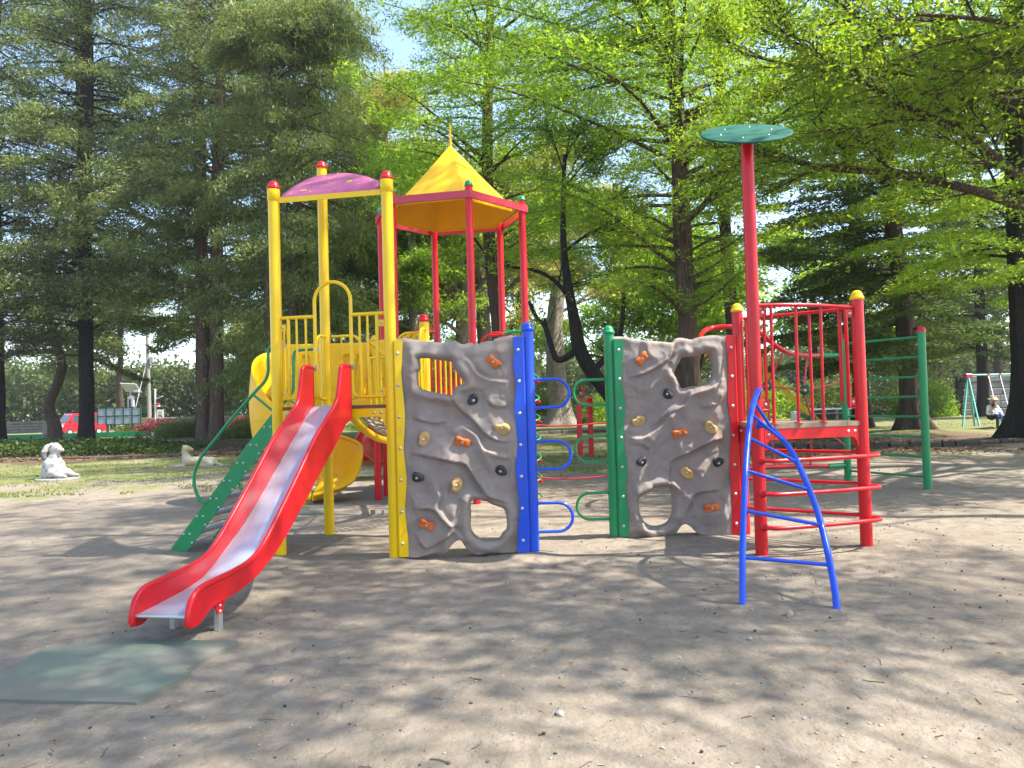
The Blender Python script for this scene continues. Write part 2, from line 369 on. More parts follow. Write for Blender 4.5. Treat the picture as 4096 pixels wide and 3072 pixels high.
WR={'top':[(0.064,2.2),(0.154,2.197),(0.285,2.168),(0.415,2.139),(0.546,2.127),(0.677,2.114),(0.719,2.154),(0.792,2.16),(0.89,2.14),(0.972,2.162),(1.135,2.179),(1.346,2.175)],'bot':[(0.052,0.009),(0.15,0.007),(0.347,0.019),(0.476,0.0),(0.574,-0.001),(0.64,0.03),(0.708,0.126),(0.757,0.145),(0.821,0.108),(0.899,0.033),(1.06,0.005),(1.238,0.002),(1.35,-0.0)],'hole1':[(0.777,1.946),(0.851,1.952),(0.965,1.965),(1.072,1.994),(1.102,1.919),(1.115,1.837),(1.095,1.722),(1.036,1.658),(0.954,1.632),(0.872,1.63),(0.774,1.611),(0.743,1.667),(0.712,1.717),(0.698,1.783),(0.725,1.848),(0.759,1.897)],'hole2':[(0.428,0.533),(0.494,0.543),(0.592,0.546),(0.615,0.504),(0.628,0.406),(0.63,0.308),(0.614,0.226),(0.563,0.154),(0.48,0.123),(0.399,0.124),(0.327,0.167),(0.281,0.25),(0.267,0.348),(0.278,0.43),(0.345,0.477)],'ho':[(0.343,1.943),(0.717,1.13),(1.031,0.324)],'ht':[(0.281,1.271),(1.057,1.181),(0.784,0.705)],'hd':[(0.606,1.555),(0.307,0.826),(1.12,0.8)],'f1':[(0.15,2.167),(0.15,2.048),(0.131,1.883),(0.124,1.751),(0.135,1.602),(0.151,1.469),(0.133,1.272),(0.124,1.091),(0.134,0.942),(0.151,0.81),(0.138,0.646),(0.125,0.482),(0.141,0.318),(0.15,0.154),(0.144,0.023)],'b1':[(0.095,2.046),(0.095,1.73),(0.095,1.413),(0.095,1.095),(0.095,0.777),(0.094,0.46),(0.093,0.142)],'f2':[(1.252,2.17),(1.259,1.997),(1.27,1.848),(1.261,1.684),(1.25,1.504),(1.26,1.34),(1.276,1.176),(1.265,1.012),(1.248,0.849),(1.246,0.686),(1.256,0.522),(1.258,0.359),(1.248,0.197),(1.243,0.018)],'b2':[(1.304,2.037),(1.303,1.723),(1.3,1.406),(1.299,1.091),(1.297,0.774),(1.296,0.46),(1.294,0.142)],'l1':[(0.189,1.732),(0.354,1.769),(0.504,1.839),(0.638,1.934),(0.709,2.113)],'l2':[(0.137,1.123),(0.251,1.096),(0.382,1.117),(0.516,1.212),(0.617,1.308),(0.701,1.363)],'l3':[(0.583,0.783),(0.7,0.863),(0.849,0.924),(0.981,0.987),(1.096,1.033),(1.193,1.047)],'l4':[(0.183,1.023),(0.313,1.012),(0.393,0.944)],'l5':[(0.214,0.464),(0.329,0.494),(0.429,0.541)],'l6':[(0.751,0.207),(0.831,0.401),(0.915,0.481),(1.158,0.5)],'l7':[(0.576,0.554),(0.598,0.717),(0.633,0.799)],'l8':[(0.946,1.389),(1.142,1.425),(1.212,1.571)],'l9':[(0.684,1.372),(0.785,1.451),(0.853,1.548),(1.051,1.608),(1.217,1.718)]}
# ------------------------------------------------------------------ ground
def hgt(x, y):
    h = 0.018 * noise.noise((x * 0.55, y * 0.55, 0.3)) + 0.014 * noise.noise((x * 1.9, y * 1.9, 4.0)) + 0.004 * noise.noise((x * 6, y * 6, 9.0))
    for mx, my, mh, mr in MOUNDS:
        d = ((x - mx) ** 2 + (y - my) ** 2) / (mr * mr)
        if d < 6: h += mh * math.exp(-d)
    return h
MOUNDS = [(-3.72, 8.2, 0.085, 0.42), (-2.5, 7.9, 0.03, 0.3), (18.5, 27.5, 0.28, 1.6), (-13.5, 33.5, 0.25, 2.2), (14.0, 26.0, 0.22, 2.0), (13.9, 20.6, 0.2, 1.8),
          (0.0, 7.42, 0.02, 0.5), (1.8, 8.1, 0.03, 0.5), (1.6, 5.33, 0.015, 0.12), (2.2, 5.2, 0.015, 0.12)] + [(x, y, .022, .17) for x, y in ((-2.406, 7.616), (-1.201, 7.393), (-2.204, 8.817), (.169, 7.424), (1.076, 8.147), (2.296, 7.003), (3.426, 7.313), (2.474, 8.081))] + [(-2.25, 4.75, -.03, .35), (1.9, 4.9, -.02, .4)]
def make_ground():
    def axis(lo, hi, near, step, grow, far):
        a = list(np.arange(lo, hi, step)); x = hi; s = step
        while x < far: a.append(x); s *= grow; x += s
        b = []; x = lo; s = step
        while x > near: s *= grow; x -= s; b.append(x)
        return np.array(b[::-1] + a)
    xs = axis(-5, 5, -420, 0.08, 1.10, 420)
    ys = axis(2.2, 9.5, -60, 0.08, 1.10, 480)
    X, Y = np.meshgrid(xs, ys)
    Z = np.array([[hgt(x, y) for x in xs] for y in ys]) * 1.0
    V = np.stack([X, Y, Z], -1).reshape(-1, 3).astype(np.float32)
    nx, ny = len(xs), len(ys)
    i = np.arange(nx - 1)[None, :] + nx * np.arange(ny - 1)[:, None]
    F = np.stack([i, i + 1, i + nx + 1, i + nx], -1).reshape(-1, 4).astype(np.int32)
    me = bpy.data.meshes.new('ground')
    me.vertices.add(len(V)); me.vertices.foreach_set('co', V.ravel())
    me.loops.add(F.size); me.loops.foreach_set('vertex_index', F.ravel())
    me.polygons.add(len(F)); me.polygons.foreach_set('loop_start', np.arange(0, F.size, 4, dtype=np.int32))
    me.polygons.foreach_set('use_smooth', np.ones(len(F), bool))
    me.update(calc_edges=True)
    m = bpy.data.materials.new('sandy_ground'); m.use_nodes = True
    nt = m.node_tree; N, L = nt.nodes, nt.links
    b = N['Principled BSDF']; b.inputs['Roughness'].default_value = 0.95; b.inputs['Specular IOR Level'].default_value = 0.1
    tc = N.new('ShaderNodeTexCoord'); P = tc.outputs['Object']
    def nz(sc, det=6, rough=0.6):
        n = N.new('ShaderNodeTexNoise'); n.inputs['Scale'].default_value = sc; n.inputs['Detail'].default_value = det; n.inputs['Roughness'].default_value = rough
        L.new(P, n.inputs['Vector']); return n.outputs['Fac']
    def mr(f, a, c, lo=0, hi=1):
        n = N.new('ShaderNodeMapRange'); n.inputs[1].default_value = a; n.inputs[2].default_value = c; n.inputs[3].default_value = lo; n.inputs[4].default_value = hi
        L.new(f, n.inputs[0]); return n.outputs[0]
    def op(o, a, c):
        n = N.new('ShaderNodeMath'); n.operation = o
        for k, q in enumerate((a, c)):
            if isinstance(q, (int, float)): n.inputs[k].default_value = q
            else: L.new(q, n.inputs[k])
        return n.outputs[0]
    def mix(f, a, c):
        n = N.new('ShaderNodeMix'); n.data_type = 'RGBA'
        for k, q in ((0, f), (6, a), (7, c)):
            if isinstance(q, tuple): n.inputs[k].default_value = q + (1,)
            else: L.new(q, n.inputs[k])
        return n.outputs[2]
    sp = N.new('ShaderNodeSeparateXYZ'); L.new(P, sp.inputs[0])
    px, py = sp.outputs['X'], sp.outputs['Y']
    dirt = mix(mr(nz(0.7), 0.35, 0.65), (0.228, 0.193, 0.152), (0.270, 0.232, 0.186))
    dirt = mix(mr(nz(7, 8), 0.42, 0.62), dirt, (0.205, 0.170, 0.130))
    vo = N.new('ShaderNodeTexVoronoi'); vo.inputs['Scale'].default_value = 38; L.new(P, vo.inputs['Vector'])
    peb = mr(vo.outputs['Distance'], 0.10, 0.16, 1, 0)
    wn2 = N.new('ShaderNodeTexWhiteNoise'); L.new(vo.outputs['Position'], wn2.inputs['Vector'])
    sel = mr(wn2.outputs['Value'], 0.86, 0.88)
    dirt = mix(op('MULTIPLY', op('MULTIPLY', peb, sel), 0.75), dirt, mix(wn2.outputs['Value'], (0.34, 0.31, 0.27), (0.12, 0.09, 0.07)))
    dirt = mix(mr(nz(120, 4, 0.8), 0.58, 0.75, 0, 0.55), dirt, (0.13, 0.105, 0.082))
    grass = mix(mr(nz(1.2), 0.4, 0.6), (0.085, 0.115, 0.026), (0.15, 0.17, 0.045))
    grass = mix(mr(nz(26, 7, 0.75), 0.40, 0.70), grass, (0.21, 0.205, 0.085))
    litter = mix(mr(nz(9, 8, 0.8), 0.4, 0.65), (0.062, 0.042, 0.03), (0.20, 0.135, 0.085))
    # grass begins away from the play area; on the left it comes closer
    yy = op('ADD', py, op('MULTIPLY', px, -0.28))
    gy = op('ADD', yy, mr(nz(0.35, 6, 0.65), 0.3, 0.7, -8, 8))
    gm = mr(gy, 16.0, 19.0)
    gm = op('MULTIPLY', gm, mr(nz(3.2, 8, 0.75), 0.34, 0.52, 0.25, 1))
    wear = op('MULTIPLY', mr(nz(0.22, 4), 0.52, 0.62), mr(py, 22, 40, 0.9, 0.35))
    gm = op('MULTIPLY', gm, op('SUBTRACT', 1, wear))
    col = mix(gm, dirt, grass)
    # litter bed left (behind the statues) and litter strip right (around the kerb stones)
    wob = mr(nz(0.4, 5), 0.3, 0.7, -1.6, 1.6)
    yw = op('ADD', py, wob)
    bl = op('MULTIPLY', op('MULTIPLY', mr(yw, 23.5, 24.5), mr(yw, 37, 38.5, 1, 0)), mr(px, -9, -6, 1, 0))
    yw2 = op('ADD', yw, op('MULTIPLY', px, 0.12))
    br = op('MULTIPLY', op('MULTIPLY', mr(yw2, 20.5, 21.5), mr(yw2, 26, 27.5, 1, 0)), mr(px, 2, 5, 0, 1))
    lit = op('MULTIPLY', op('MAXIMUM', bl, br), mr(nz(1.5, 6, 0.7), 0.3, 0.45, 0.55, 1))
    col = mix(lit, col, litter)
    # thin brown litter trodden into the sand on the right
    th = op('MULTIPLY', mr(op('ADD', px, op('MULTIPLY', py, 0.35)), 2.5, 9, 0, 0.6), mr(nz(2.2, 9, 0.8), 0.48, 0.66))
    col = mix(th, col, (0.135, 0.10, 0.075))
    L.new(col, b.inputs['Base Color'])
    bp = N.new('ShaderNodeBump'); bp.inputs['Distance'].default_value = 0.012; bp.inputs['Strength'].default_value = 0.9
    hh = op('ADD', op('MULTIPLY', nz(28, 9, 0.75), 1.0), op('MULTIPLY', op('MULTIPLY', peb, sel), 0.6))
    L.new(hh, bp.inputs['Height'])
    bp2 = N.new('ShaderNodeBump'); bp2.inputs['Distance'].default_value = 0.08; bp2.inputs['Strength'].default_value = 0.6
    L.new(nz(5, 6, 0.6), bp2.inputs['Height']); L.new(bp.outputs[0], bp2.inputs['Normal'])
    L.new(bp2.outputs[0], b.inputs['Normal'])
    me.materials.append(m)
    return link('ground', me, None, 'structure')
make_ground()

# ------------------------------------------------------------------ play structure helpers
PR = 0.0583
def post(parent, x, y, h, m, capm, r=PR, collar=None, base=-0.25, name='post', lean=None):
    b = MB()
    b.tube([(x, y, base), (x, y, h)], r, 20, caps=False)
    if collar:
        b.lathe([(r + .0005, collar - .012), (r + .007, collar - .008), (r + .007, h - .004), (r + .001, h)], (x, y, 0), n=20)
    p = b.build(name, m, parent)
    c = MB()
    c.lathe([(r + .003, h - .03), (r + .009, h - .028), (r + .010, h - .004), (r + .004, h + .001), (r * .97, h + .018), (r * .86, h + .037), (r * .66, h + .052), (r * .36, h + .062), (0.0005, h + .065)], (x, y, 0), n=20)
    c.build('post_cap', capm, p)
    return p
def rail(parent, P, r, m, name='rail', n=8, sm=6, smooth=True):
    b = MB(); b.tube(catmull(P, sm) if smooth and len(P) > 2 else P, r, n)
    return b.build(name, m, parent)
def arc(c, r, a0, a1, ux, uz, n=14):
    c = Vector(c); ux = Vector(ux); uz = Vector(uz)
    return [c + ux * (r * math.cos(a0 + (a1 - a0) * i / n)) + uz * (r * math.sin(a0 + (a1 - a0) * i / n)) for i in range(n + 1)]
def v3(a, z): return Vector((a[0], a[1], z))

YLp, YRp, YBp, YCp = (-2.406, 7.616), (-1.201, 7.393), (-2.204, 8.817), (-1.0, 8.594)
FR = thing('play_structure', 'yellow play tower with purple canopy, red slide, green stairs and left rock wall', 'play structure', None)
for (x, y), h in ((YLp, 3.80), (YRp, 3.80), (YBp, 4.395)):
    post(FR, x, y, h, YEL, RED, collar=3.66 if h < 4 else None)
post(FR, YCp[0], YCp[1], 2.50, YEL, RED)
uL = (Vector((YRp[0], YRp[1], 0)) - Vector((YLp[0], YLp[1], 0))).normalized()
vL = Vector((-uL.y, uL.x, 0))
Lo = v3(YLp, 0)
def T(u, v, z): return Lo + uL * u + vL * v + Vector((0, 0, z))
W1 = 1.2255
# deck and beams
b = MB()
b.prism([T(.05, .0, 1.49), T(W1 - .05, 0, 1.49), T(W1, W1 * .98, 1.49), T(0.0, W1 * .98, 1.49)], (0, 0, .035))
b.build('deck', DECK, FR)
def beam(p0, p1, z0, z1, mt, par, th=.04, br=.09):
    """deck beam between posts with the small curved brackets under its ends and two bolts at each end"""
    p0 = Vector(p0); p1 = Vector(p1); d = (p1 - p0).normalized(); n = Vector((d.y, -d.x, 0)); Lg = (p1 - p0).length
    a = p0 + d * PR; e = Lg - 2 * PR
    q = [(0, z1), (e, z1), (e, z0 - br)] + [(e - .02 - .05 * (1 - math.cos(k * .314)), z0 - br * (1 - math.sin(k * .314)) ) for k in range(0, 6)] 
    q += [(.02 + .05 * (1 - math.cos(k * .314)), z0 - br * (1 - math.sin(k * .314))) for k in range(5, -1, -1)] + [(0, z0 - br)]
    bb = MB(); bb.prism([a + d * s + n * (th / 2) + Vector((0, 0, z)) for s, z in q], -n * th)
    o = bb.build('deck_beam', mt, par)
    bo = MB()
    for s in (.045, .12, e - .12, e - .045):
        bo.bolt(a + d * s + n * (th / 2) + Vector((0, 0, (z0 + z1) / 2)), n, .012)
    bo.build('bolt', ZINC, o, 'stuff')
    return o
beam(T(0, 0, 0), T(W1, 0, 0), 1.405, 1.487, YEL, FR)
beam(T(W1, 0, 0), T(W1, W1, 0), 1.405, 1.487, YEL, FR)
beam(T(W1, W1, 0), T(0, W1, 0), 1.405, 1.487, YEL, FR)

# purple canopy: a curved sheet on three posts, yellow front rim
b = MB()
A = T(.045, 0.0, 3.675); B = T(W1 - .045, 0.0, 3.675); Cc = T(0.02, W1 - .03, 4.285)
n1 = 16
def canopy(u, v):
    """u along the front 0..1, v front to back 0..1, narrows to the rear post along bulging edges"""
    wid = (1 - v) ** 0.92
    base = A + (Cc - A) * v
    p = base + (B - A) * (u * wid)
    # bulge over the middle, droop at the right edge
    p = p + Vector((0, 0, .050 * math.sin(math.pi * min(1, v)) ** .8 + .072 * u * u * min(1, v / .06) * (1 - v)))
    return p
top = [[canopy(i / n1, (j / n1)) for i in range(n1 + 1)] for j in range(n1 + 1)]
vs = []; fs = []
for j in range(n1 + 1):
    for i in range(n1 + 1):
        vs.append(top[j][i])
for j in range(n1 + 1):
    for i in range(n1 + 1):
        vs.append(top[j][i] - Vector((0, 0, .02)))
K = n1 + 1; M2 = K * K
for j in range(n1):
    for i in range(n1):
        a0 = j * K + i
        fs.append((a0, a0 + 1, a0 + K + 1, a0 + K)); fs.append((M2 + a0, M2 + a0 + K, M2 + a0 + K + 1, M2 + a0 + 1))
for i in range(n1):
    fs.append((i, M2 + i, M2 + i + 1, i + 1))
    fs.append((i * K, (i + 1) * K, M2 + (i + 1) * K, M2 + i * K)); fs.append((i * K + n1, M2 + i * K + n1, M2 + (i + 1) * K + n1, (i + 1) * K + n1))
b.add(vs, fs, 0, True)
can = b.build('canopy', PUR, FR)
b = MB()
rim = [canopy(i / n1, 0) - uL.cross(Vector((0, 0, 1))) * 0 - vL * .006 for i in range(n1 + 1)]
for i in range(n1):
    p, q = rim[i], rim[i + 1]
    b.add([p + Vector((0, 0, .004)), q + Vector((0, 0, .004)), q - Vector((0, 0, .05)), p - Vector((0, 0, .05)),
           p + Vector((0, 0, .004)) - vL * .012, q + Vector((0, 0, .004)) - vL * .012, q - Vector((0, 0, .05)) - vL * .012, p - Vector((0, 0, .05)) - vL * .012],
          [(3, 2, 1, 0), (4, 5, 6, 7), (0, 1, 5, 4), (2, 3, 7, 6)] + ([(0, 4, 7, 3)] if i == 0 else []) + ([(1, 2, 6, 5)] if i == n1 - 1 else []))
b.build('canopy_rim', YEL, FR)
b = MB()
for (u, v) in ((.18, .12), (.5, .42), (.72, .2)):   # slots cut through, showing the yellow frame beneath
    p = canopy(u, v) + Vector((0, 0, .004)); q = canopy(u + .07, v) + Vector((0, 0, .004)); r_ = (canopy(u, v + .03) - canopy(u, v))
    b.add([p, q, q + r_, p + r_], [(0, 1, 2, 3)])
for (u, v) in ((.1, .08), (.3, .08), (.55, .08), (.8, .08), (.93, .08), (.2, .35), (.5, .3), (.85, .35), (.4, .65), (.8, .65)):
    p = canopy(u, v) + Vector((0, 0, .004)); b.bolt(p, (0, -.35, 1), .005)
b.build('canopy_fixing', YEL, can, 'stuff')

# front barrier: hoop gate with bars either side
g = sub('front_barrier', FR)
def FB(u, z, v=0.0): return T(u, v, z)
hr = .0195
hoopL, hoopR = .425, .815
b = MB(); b.tube([FB(hoopL, 1.62)] + [FB(hoopL, 2.2)] + arc(FB((hoopL + hoopR) / 2, 2.585), (hoopR - hoopL) / 2, math.pi, 0, uL, (0, 0, 1), 16) + [FB(hoopR, 2.2), FB(hoopR, 1.62)], .0185, 10)
b.build('hoop', YEL, g)
for x0, x1, bars in ((PR, hoopL, (.075, .135, .225, .325)), (hoopR, W1 - PR, (.905, .99, 1.09, 1.135))):
    rail(g, [FB(x0, 2.437), FB(x1, 2.437)], hr, YEL, 'top_rail')
    if x0 < .3: rail(g, [FB(x0, 1.61), FB(x1 - .08, 1.61), FB(x1 - .015, 1.64), FB(x1, 1.72)], .0165, YEL, 'bottom_rail')
    else: rail(g, [FB(x0, 1.72), FB(x0 + .015, 1.64), FB(x0 + .08, 1.61), FB(x1, 1.61)], .0165, YEL, 'bottom_rail')
    for k, x in enumerate(bars):
        big = (k == 1 if x0 < .3 else k == 2)
        if k == (0 if x0 < .3 else 3):
            for z in (2.34, 1.66):
                bb = MB(); bb.box(FB(x + (-.005 if x0 < .3 else .01), z), (.075, .012, .065), 0, Matrix.Rotation(math.atan2(uL.y, uL.x), 3, 'Z'))
                bb.bolt(FB(x, z, -.006), -vL, .011, 1); bb.build('bracket', [YEL, ZINC], g)
            continue
        rail(g, [FB(x, 1.61), FB(x, 2.43)], .019 if big else .0125, YEL, 'bar')
# left side opening rails for the stairs, rear loop rails
def loop_rail(par, p0, p1, z0, z1, mt, r=.0165, nb=3, cr=.12, name='loop_rail', nb_r=.011):
    """a rail that leaves a post, turns down over a rounded corner and ends at the deck, with thin bars"""
    p0 = Vector(p0); p1 = Vector(p1); d = (p1 - p0).normalized(); Lg = (p1 - p0).length
    P = [v3(p0, z1), v3(p0 + d * (Lg - cr), z1)] + [v3(p0 + d * (Lg - cr + cr * math.sin(a)), z1 - cr * (1 - math.cos(a))) for a in (.4, .8, 1.2, 1.5)] + [v3(p1, z0 + cr)] + \
        [v3(p0 + d * (Lg - cr * (1 - math.cos(a))), z0 + cr * (1 - math.sin(a))) for a in (.4, .8, 1.2, 1.5)] + [v3(p0, z0)]
    bb = MB(); bb.tube(P, r, 8); o = bb.build(name, mt, par)
    for i in range(nb):
        x = Lg * (i + 1) / (nb + 1)
        bb = MB(); bb.tube([v3(p0 + d * x, z0), v3(p0 + d * x, z1)], nb_r, 6); bb.build('bar', mt, o)
    return o
loop_rail(FR, T(0, PR, 0), T(0, .27, 0), 1.61, 2.35, YEL, nb=1)
loop_rail(FR, T(0, W1 - PR, 0), T(0, W1 - .30, 0), 1.61, 2.35, YEL, nb=2)
loop_rail(FR, T(PR, W1, 0), T(.42, W1, 0), 1.61, 2.35, YEL, nb=2)
loop_rail(FR, T(W1 - PR, W1, 0), T(W1 - .35, W1, 0), 1.61, 2.35, YEL, nb=3)
loop_rail(FR, T(W1, W1 - PR, 0), T(W1, W1 - .25, 0), 1.61, 2.38, YEL, nb=2)
loop_rail(FR, T(W1 - PR, W1 + .02, 0), T(W1 - .2, W1 + .12, 0), 1.61, 2.2, YEL, nb=1)

# ---------------- slide
sd = Vector((-.182, -.983, 0)).normalized(); su = Vector((.983, -.182, 0)).normalized()
mid = Vector((-1.80, 7.50, 0))
def S(s, t, z): return mid + sd * s + su * t + Vector((0, 0, z))
topP = [(0.05, 1.918), (.20, 1.918), (.262, 1.90), (.288, 1.86), (.32, 1.74), (.395, 1.56), (.62, 1.40), (.885, 1.225), (1.20, .955), (1.56, .66), (1.80, .478), (1.97, .398), (2.20, .368), (2.45, .358), (2.60, .348), (2.68, .318), (2.725, .27), (2.745, .20), (2.75, .145)]
botP = [(0.02, 1.40), (.20, 1.345), (.448, 1.162), (.78, .94), (1.10, .722), (1.32, .57), (1.495, .456), (1.62, .385), (1.757, .325), (1.945, .258), (2.12, .222), (2.30, .205), (2.44, .20), (2.53, .185), (2.59, .145), (2.65, .122), (2.705, .118), (2.735, .125)]
bedP = [(-.02, 1.527), (.06, 1.524), (.18, 1.468), (.376, 1.325), (.80, 1.01), (1.228, .692), (1.45, .545), (1.647, .439), (1.78, .365), (1.90, .305), (2.02, .262), (2.23, .228), (2.45, .212), (2.72, .196)]
sl_ = sub('slide', FR, 'straight red slide with a steel chute facing the camera')
def interp(P, s):
    for (a, za), (c, zc) in zip(P, P[1:]):
        if s <= c: return za + (zc - za) * (s - a) / (c - a)
    return P[-1][1]
topS = [(p.x, p.y) for p in catmull([(a, c, 0) for a, c in topP], 3)]
for t in (-.2, .2):
    b = MB()
    th = .012
    ss = [q[0] for q in topS]
    outer = [S(s, t + th, z) for s, z in topS]; inner = [S(s, t - th, z) for s, z in topS]
    low = [max(0.0, 0) for _ in ss]
    bots = [min(interp(botP, s), z - .004) for s, z in topS]
    ob = [S(s, t + th, z) for s, z in zip(ss, bots)]; ib = [S(s, t - th, z) for s, z in zip(ss, bots)]
    n = len(ss)
    vs = outer + ob + inner + ib
    fs = []
    for i in range(n - 1):
        fs += [(i, i + 1, n + i + 1, n + i), (2 * n + i, 3 * n + i, 3 * n + i + 1, 2 * n + i + 1), (n + i, n + i + 1, 3 * n + i + 1, 3 * n + i)]
    fs += [(0, n, 3 * n, 2 * n), (n - 1, 2 * n + n - 1, 3 * n + n - 1, n + n - 1)]
    b.add(vs, fs)
    side = b.build('side_panel', RED, sl_)
    b = MB(); b.tube([S(s, t, z) for s, z in topS], .0215, 10)
    b.build('edge_tube', RED, sl_)
    b = MB(); b.lathe([(.024, -.02), (.026, -.015), (.026, .03), (.022, .035)], S(.055, t, 1.918), -sd, 12); b.box(S(.01, t, 1.915), (.05, .03, .055), 0, Matrix.Rotation(math.atan2(uL.y, uL.x), 3, 'Z'))
    b.build('clamp', ZINC, sl_)
bedS = [(p.x, p.y) for p in catmull([(a, c, 0) for a, c in bedP], 4)]
b = MB()
n = len(bedS); tw = .187
vs = [S(s, -tw, z) for s, z in bedS] + [S(s, tw, z) for s, z in bedS] + [S(s, -tw, z - .012) for s, z in bedS] + [S(s, tw, z - .012) for s, z in bedS]
b.add(vs, [f for i in range(n - 1) for f in ((i, i + 1, n + i + 1, n + i), (2 * n + i, 3 * n + i, 3 * n + i + 1, 2 * n + i + 1))], 0, True)
b.build('chute', STEEL, sl_)
rail(sl_, [S(2.725, -.187, .19), S(2.725, .187, .19)], .014, ZINC, 'lip_bar')
for t in (-.17, .17):
    b = MB()
    b.box(S(2.36, t, .03), (.035, .05, .30), 1, Matrix.Rotation(math.atan2(su.y, su.x), 3, 'Z'))
    b.prism([S(2.30, t + .021, .21), S(2.44, t + .021, .21), S(2.40, t + .021, .115), S(2.34, t + .021, .115)], su * -.008, 0)
    b.bolt(S(2.37, t + .021, .17), su, .010, 1); b.bolt(S(2.37, t + .021, .13), su, .010, 1)
    b.build('support_leg', [RED, ZINC], sl_)

# ---------------- green stairs
st = sub('stairs', FR, 'steep green open-tread stairs with grey treads')
def Q(u, v, z): return Lo - uL * u + vL * v + Vector((0, 0, z))
sl0, sl1 = (1.285, .02), (.055, 1.49)       # upper edge of the stringer (u, z)
for v in (.03, .83):
    b = MB()
    q = [(1.37, -.06), (.06, 1.485), (.045, 1.26), (1.045, .075), (1.16, -.06)]
    b.prism([Q(a, v - .006, z) for a, z in q], vL * .012)
    b.build('stringer', GRN, st)
bo = MB()
for u, z in ((1.074, .224), (.917, .411), (.759, .593), (.601, .777), (.446, .961), (.292, 1.144), (.134, 1.327)):
    for v, nn in ((.024, -vL), (.824, -vL)):
        bo.bolt(Q(u + .035, v, z), nn, .009); bo.bolt(Q(u - .035, v, z), nn, .009); bo.bolt(Q(u - .06, v, z - .09), nn, .009)
    b = MB()
    b.box(Q(u - .02, .43, z - .005), (.17, .785, .022), 0, Matrix.Rotation(math.atan2(uL.y, uL.x), 3, 'Z'))
    b.box(Q(u - .02 + .078, .43, z - .025), (.012, .785, .03), 0, Matrix.Rotation(math.atan2(uL.y, uL.x), 3, 'Z'))
    b.build('tread', TREAD, st)
    rail(st, [Q(u - .05, .04, z - .09), Q(u - .05, .82, z - .09)], .006, ZINC, 'tie_rod')
bo.build('bolt', ZINC, st, 'stuff')
rail(st, [Q(.885, .0, .56), Q(.942, .0, .672), Q(.962, .0, .79), Q(.937, .0, .919), Q(.85, .0, 1.06), Q(.70, 0, 1.22), Q(.533, .0, 1.406), Q(.273, .0, 1.668), Q(.15, 0.02, 1.80), Q(.112, .02, 1.90), Q(.110, .02, 2.0), Q(.105, .03, 2.12), Q(.07, .04, 2.17), Q(0.0, .06, 2.18)], .0175, GRN, 'handrail')
rail(st, [Q(.885, .82, .56), Q(.942, .82, .672), Q(.962, .82, .79), Q(.937, .82, .919), Q(.85, .82, 1.06), Q(.70, .82, 1.22), Q(.533, .82, 1.406), Q(.273, .82, 1.668), Q(.24, .82, 1.80), Q(.235, .82, 1.95), Q(.23, .83, 2.12), Q(.19, .84, 2.17), Q(.0, .86, 2.18)], .0175, GRN, 'handrail')
rail(st, [Q(.90, .0, .60), Q(.86, .0, .545)], .02, GRN, 'handrail_foot')
rail(st, [Q(.273, 0, 1.665), Q(-.02, .0, 1.43)], .013, GRN, 'cross_tube')
rail(st, [Q(.30, .82, 1.62), Q(.0, .82, 1.40)], .013, GRN, 'cross_tube')
rail(st, [Q(.62, .0, 1.31), Q(.06, .0, 1.92 - .5)], .001, GRN, 'stay')
for q_, s_ in ((Q(-.03, .07, 2.18), (.05, .04, .075)), (Q(-.03, .86, 2.18), (.06, .04, .06))):
    b = MB(); b.box(q_, s_); b.build('clamp', ZINC, st)

# ---------------- climbing walls
def pip(poly, x, y):
    c = np.zeros(x.shape, bool); n = len(poly)
    for i in range(n):
        x0, y0 = poly[i]; x1, y1 = poly[(i + 1) % n]
        k = ((y0 > y) != (y1 > y)) & (x < (x1 - x0) * (y - y0) / ((y1 - y0) or 1e-9) + x0)
        c ^= k
    return c
def smooth_poly(P, closed=True, n=5):
    if closed:
        Q = P[-2:] + P + P[:2]; R = [(p.x, p.y) for p in catmull([(a, c, 0) for a, c in Q], n)]
        return R[2 * n:-2 * n]
    return [(p.x, p.y) for p in catmull([(a, c, 0) for a, c in P], n)]
def near(poly, x, y, closed=True):
    """distance, side sign, parameter and closest point to a polyline"""
    bd = np.full(x.shape, 1e9); bx = np.zeros(x.shape); by = np.zeros(x.shape); sg = np.zeros(x.shape); tt = np.zeros(x.shape)
    n = len(poly); m = n if closed else n - 1
    for i in range(m):
        x0, y0 = poly[i]; x1, y1 = poly[(i + 1) % n]
        dx, dy = x1 - x0, y1 - y0; l2 = dx * dx + dy * dy + 1e-12
        t = np.clip(((x - x0) * dx + (y - y0) * dy) / l2, 0, 1)
        cx = x0 + t * dx; cy = y0 + t * dy; d = np.hypot(x - cx, y - cy)
        k = d < bd
        bd = np.where(k, d, bd); bx = np.where(k, cx, bx); by = np.where(k, cy, by)
        sg = np.where(k, np.sign(dx * (y - y0) - dy * (x - x0)), sg); tt = np.where(k, (i + t) / m, tt)
    return bd, sg, tt, bx, by
def facet(x, y, s):
    """planes with sharp creases, as chipped rock has"""
    d, p = noise.voronoi((x + .25 * noise.noise((x * 1.5, y * 1.5, 1.0)), y, s * 3.1)); c = p[0]
    h = math.sin(c.x * 12.9 + c.y * 78.2 + s) * 43758.5; a = (h - math.floor(h)) * 6.28
    return ((x - c.x) * math.cos(a) + (y - c.y) * math.sin(a)) * min(1, (d[1] - d[0]) * 8)
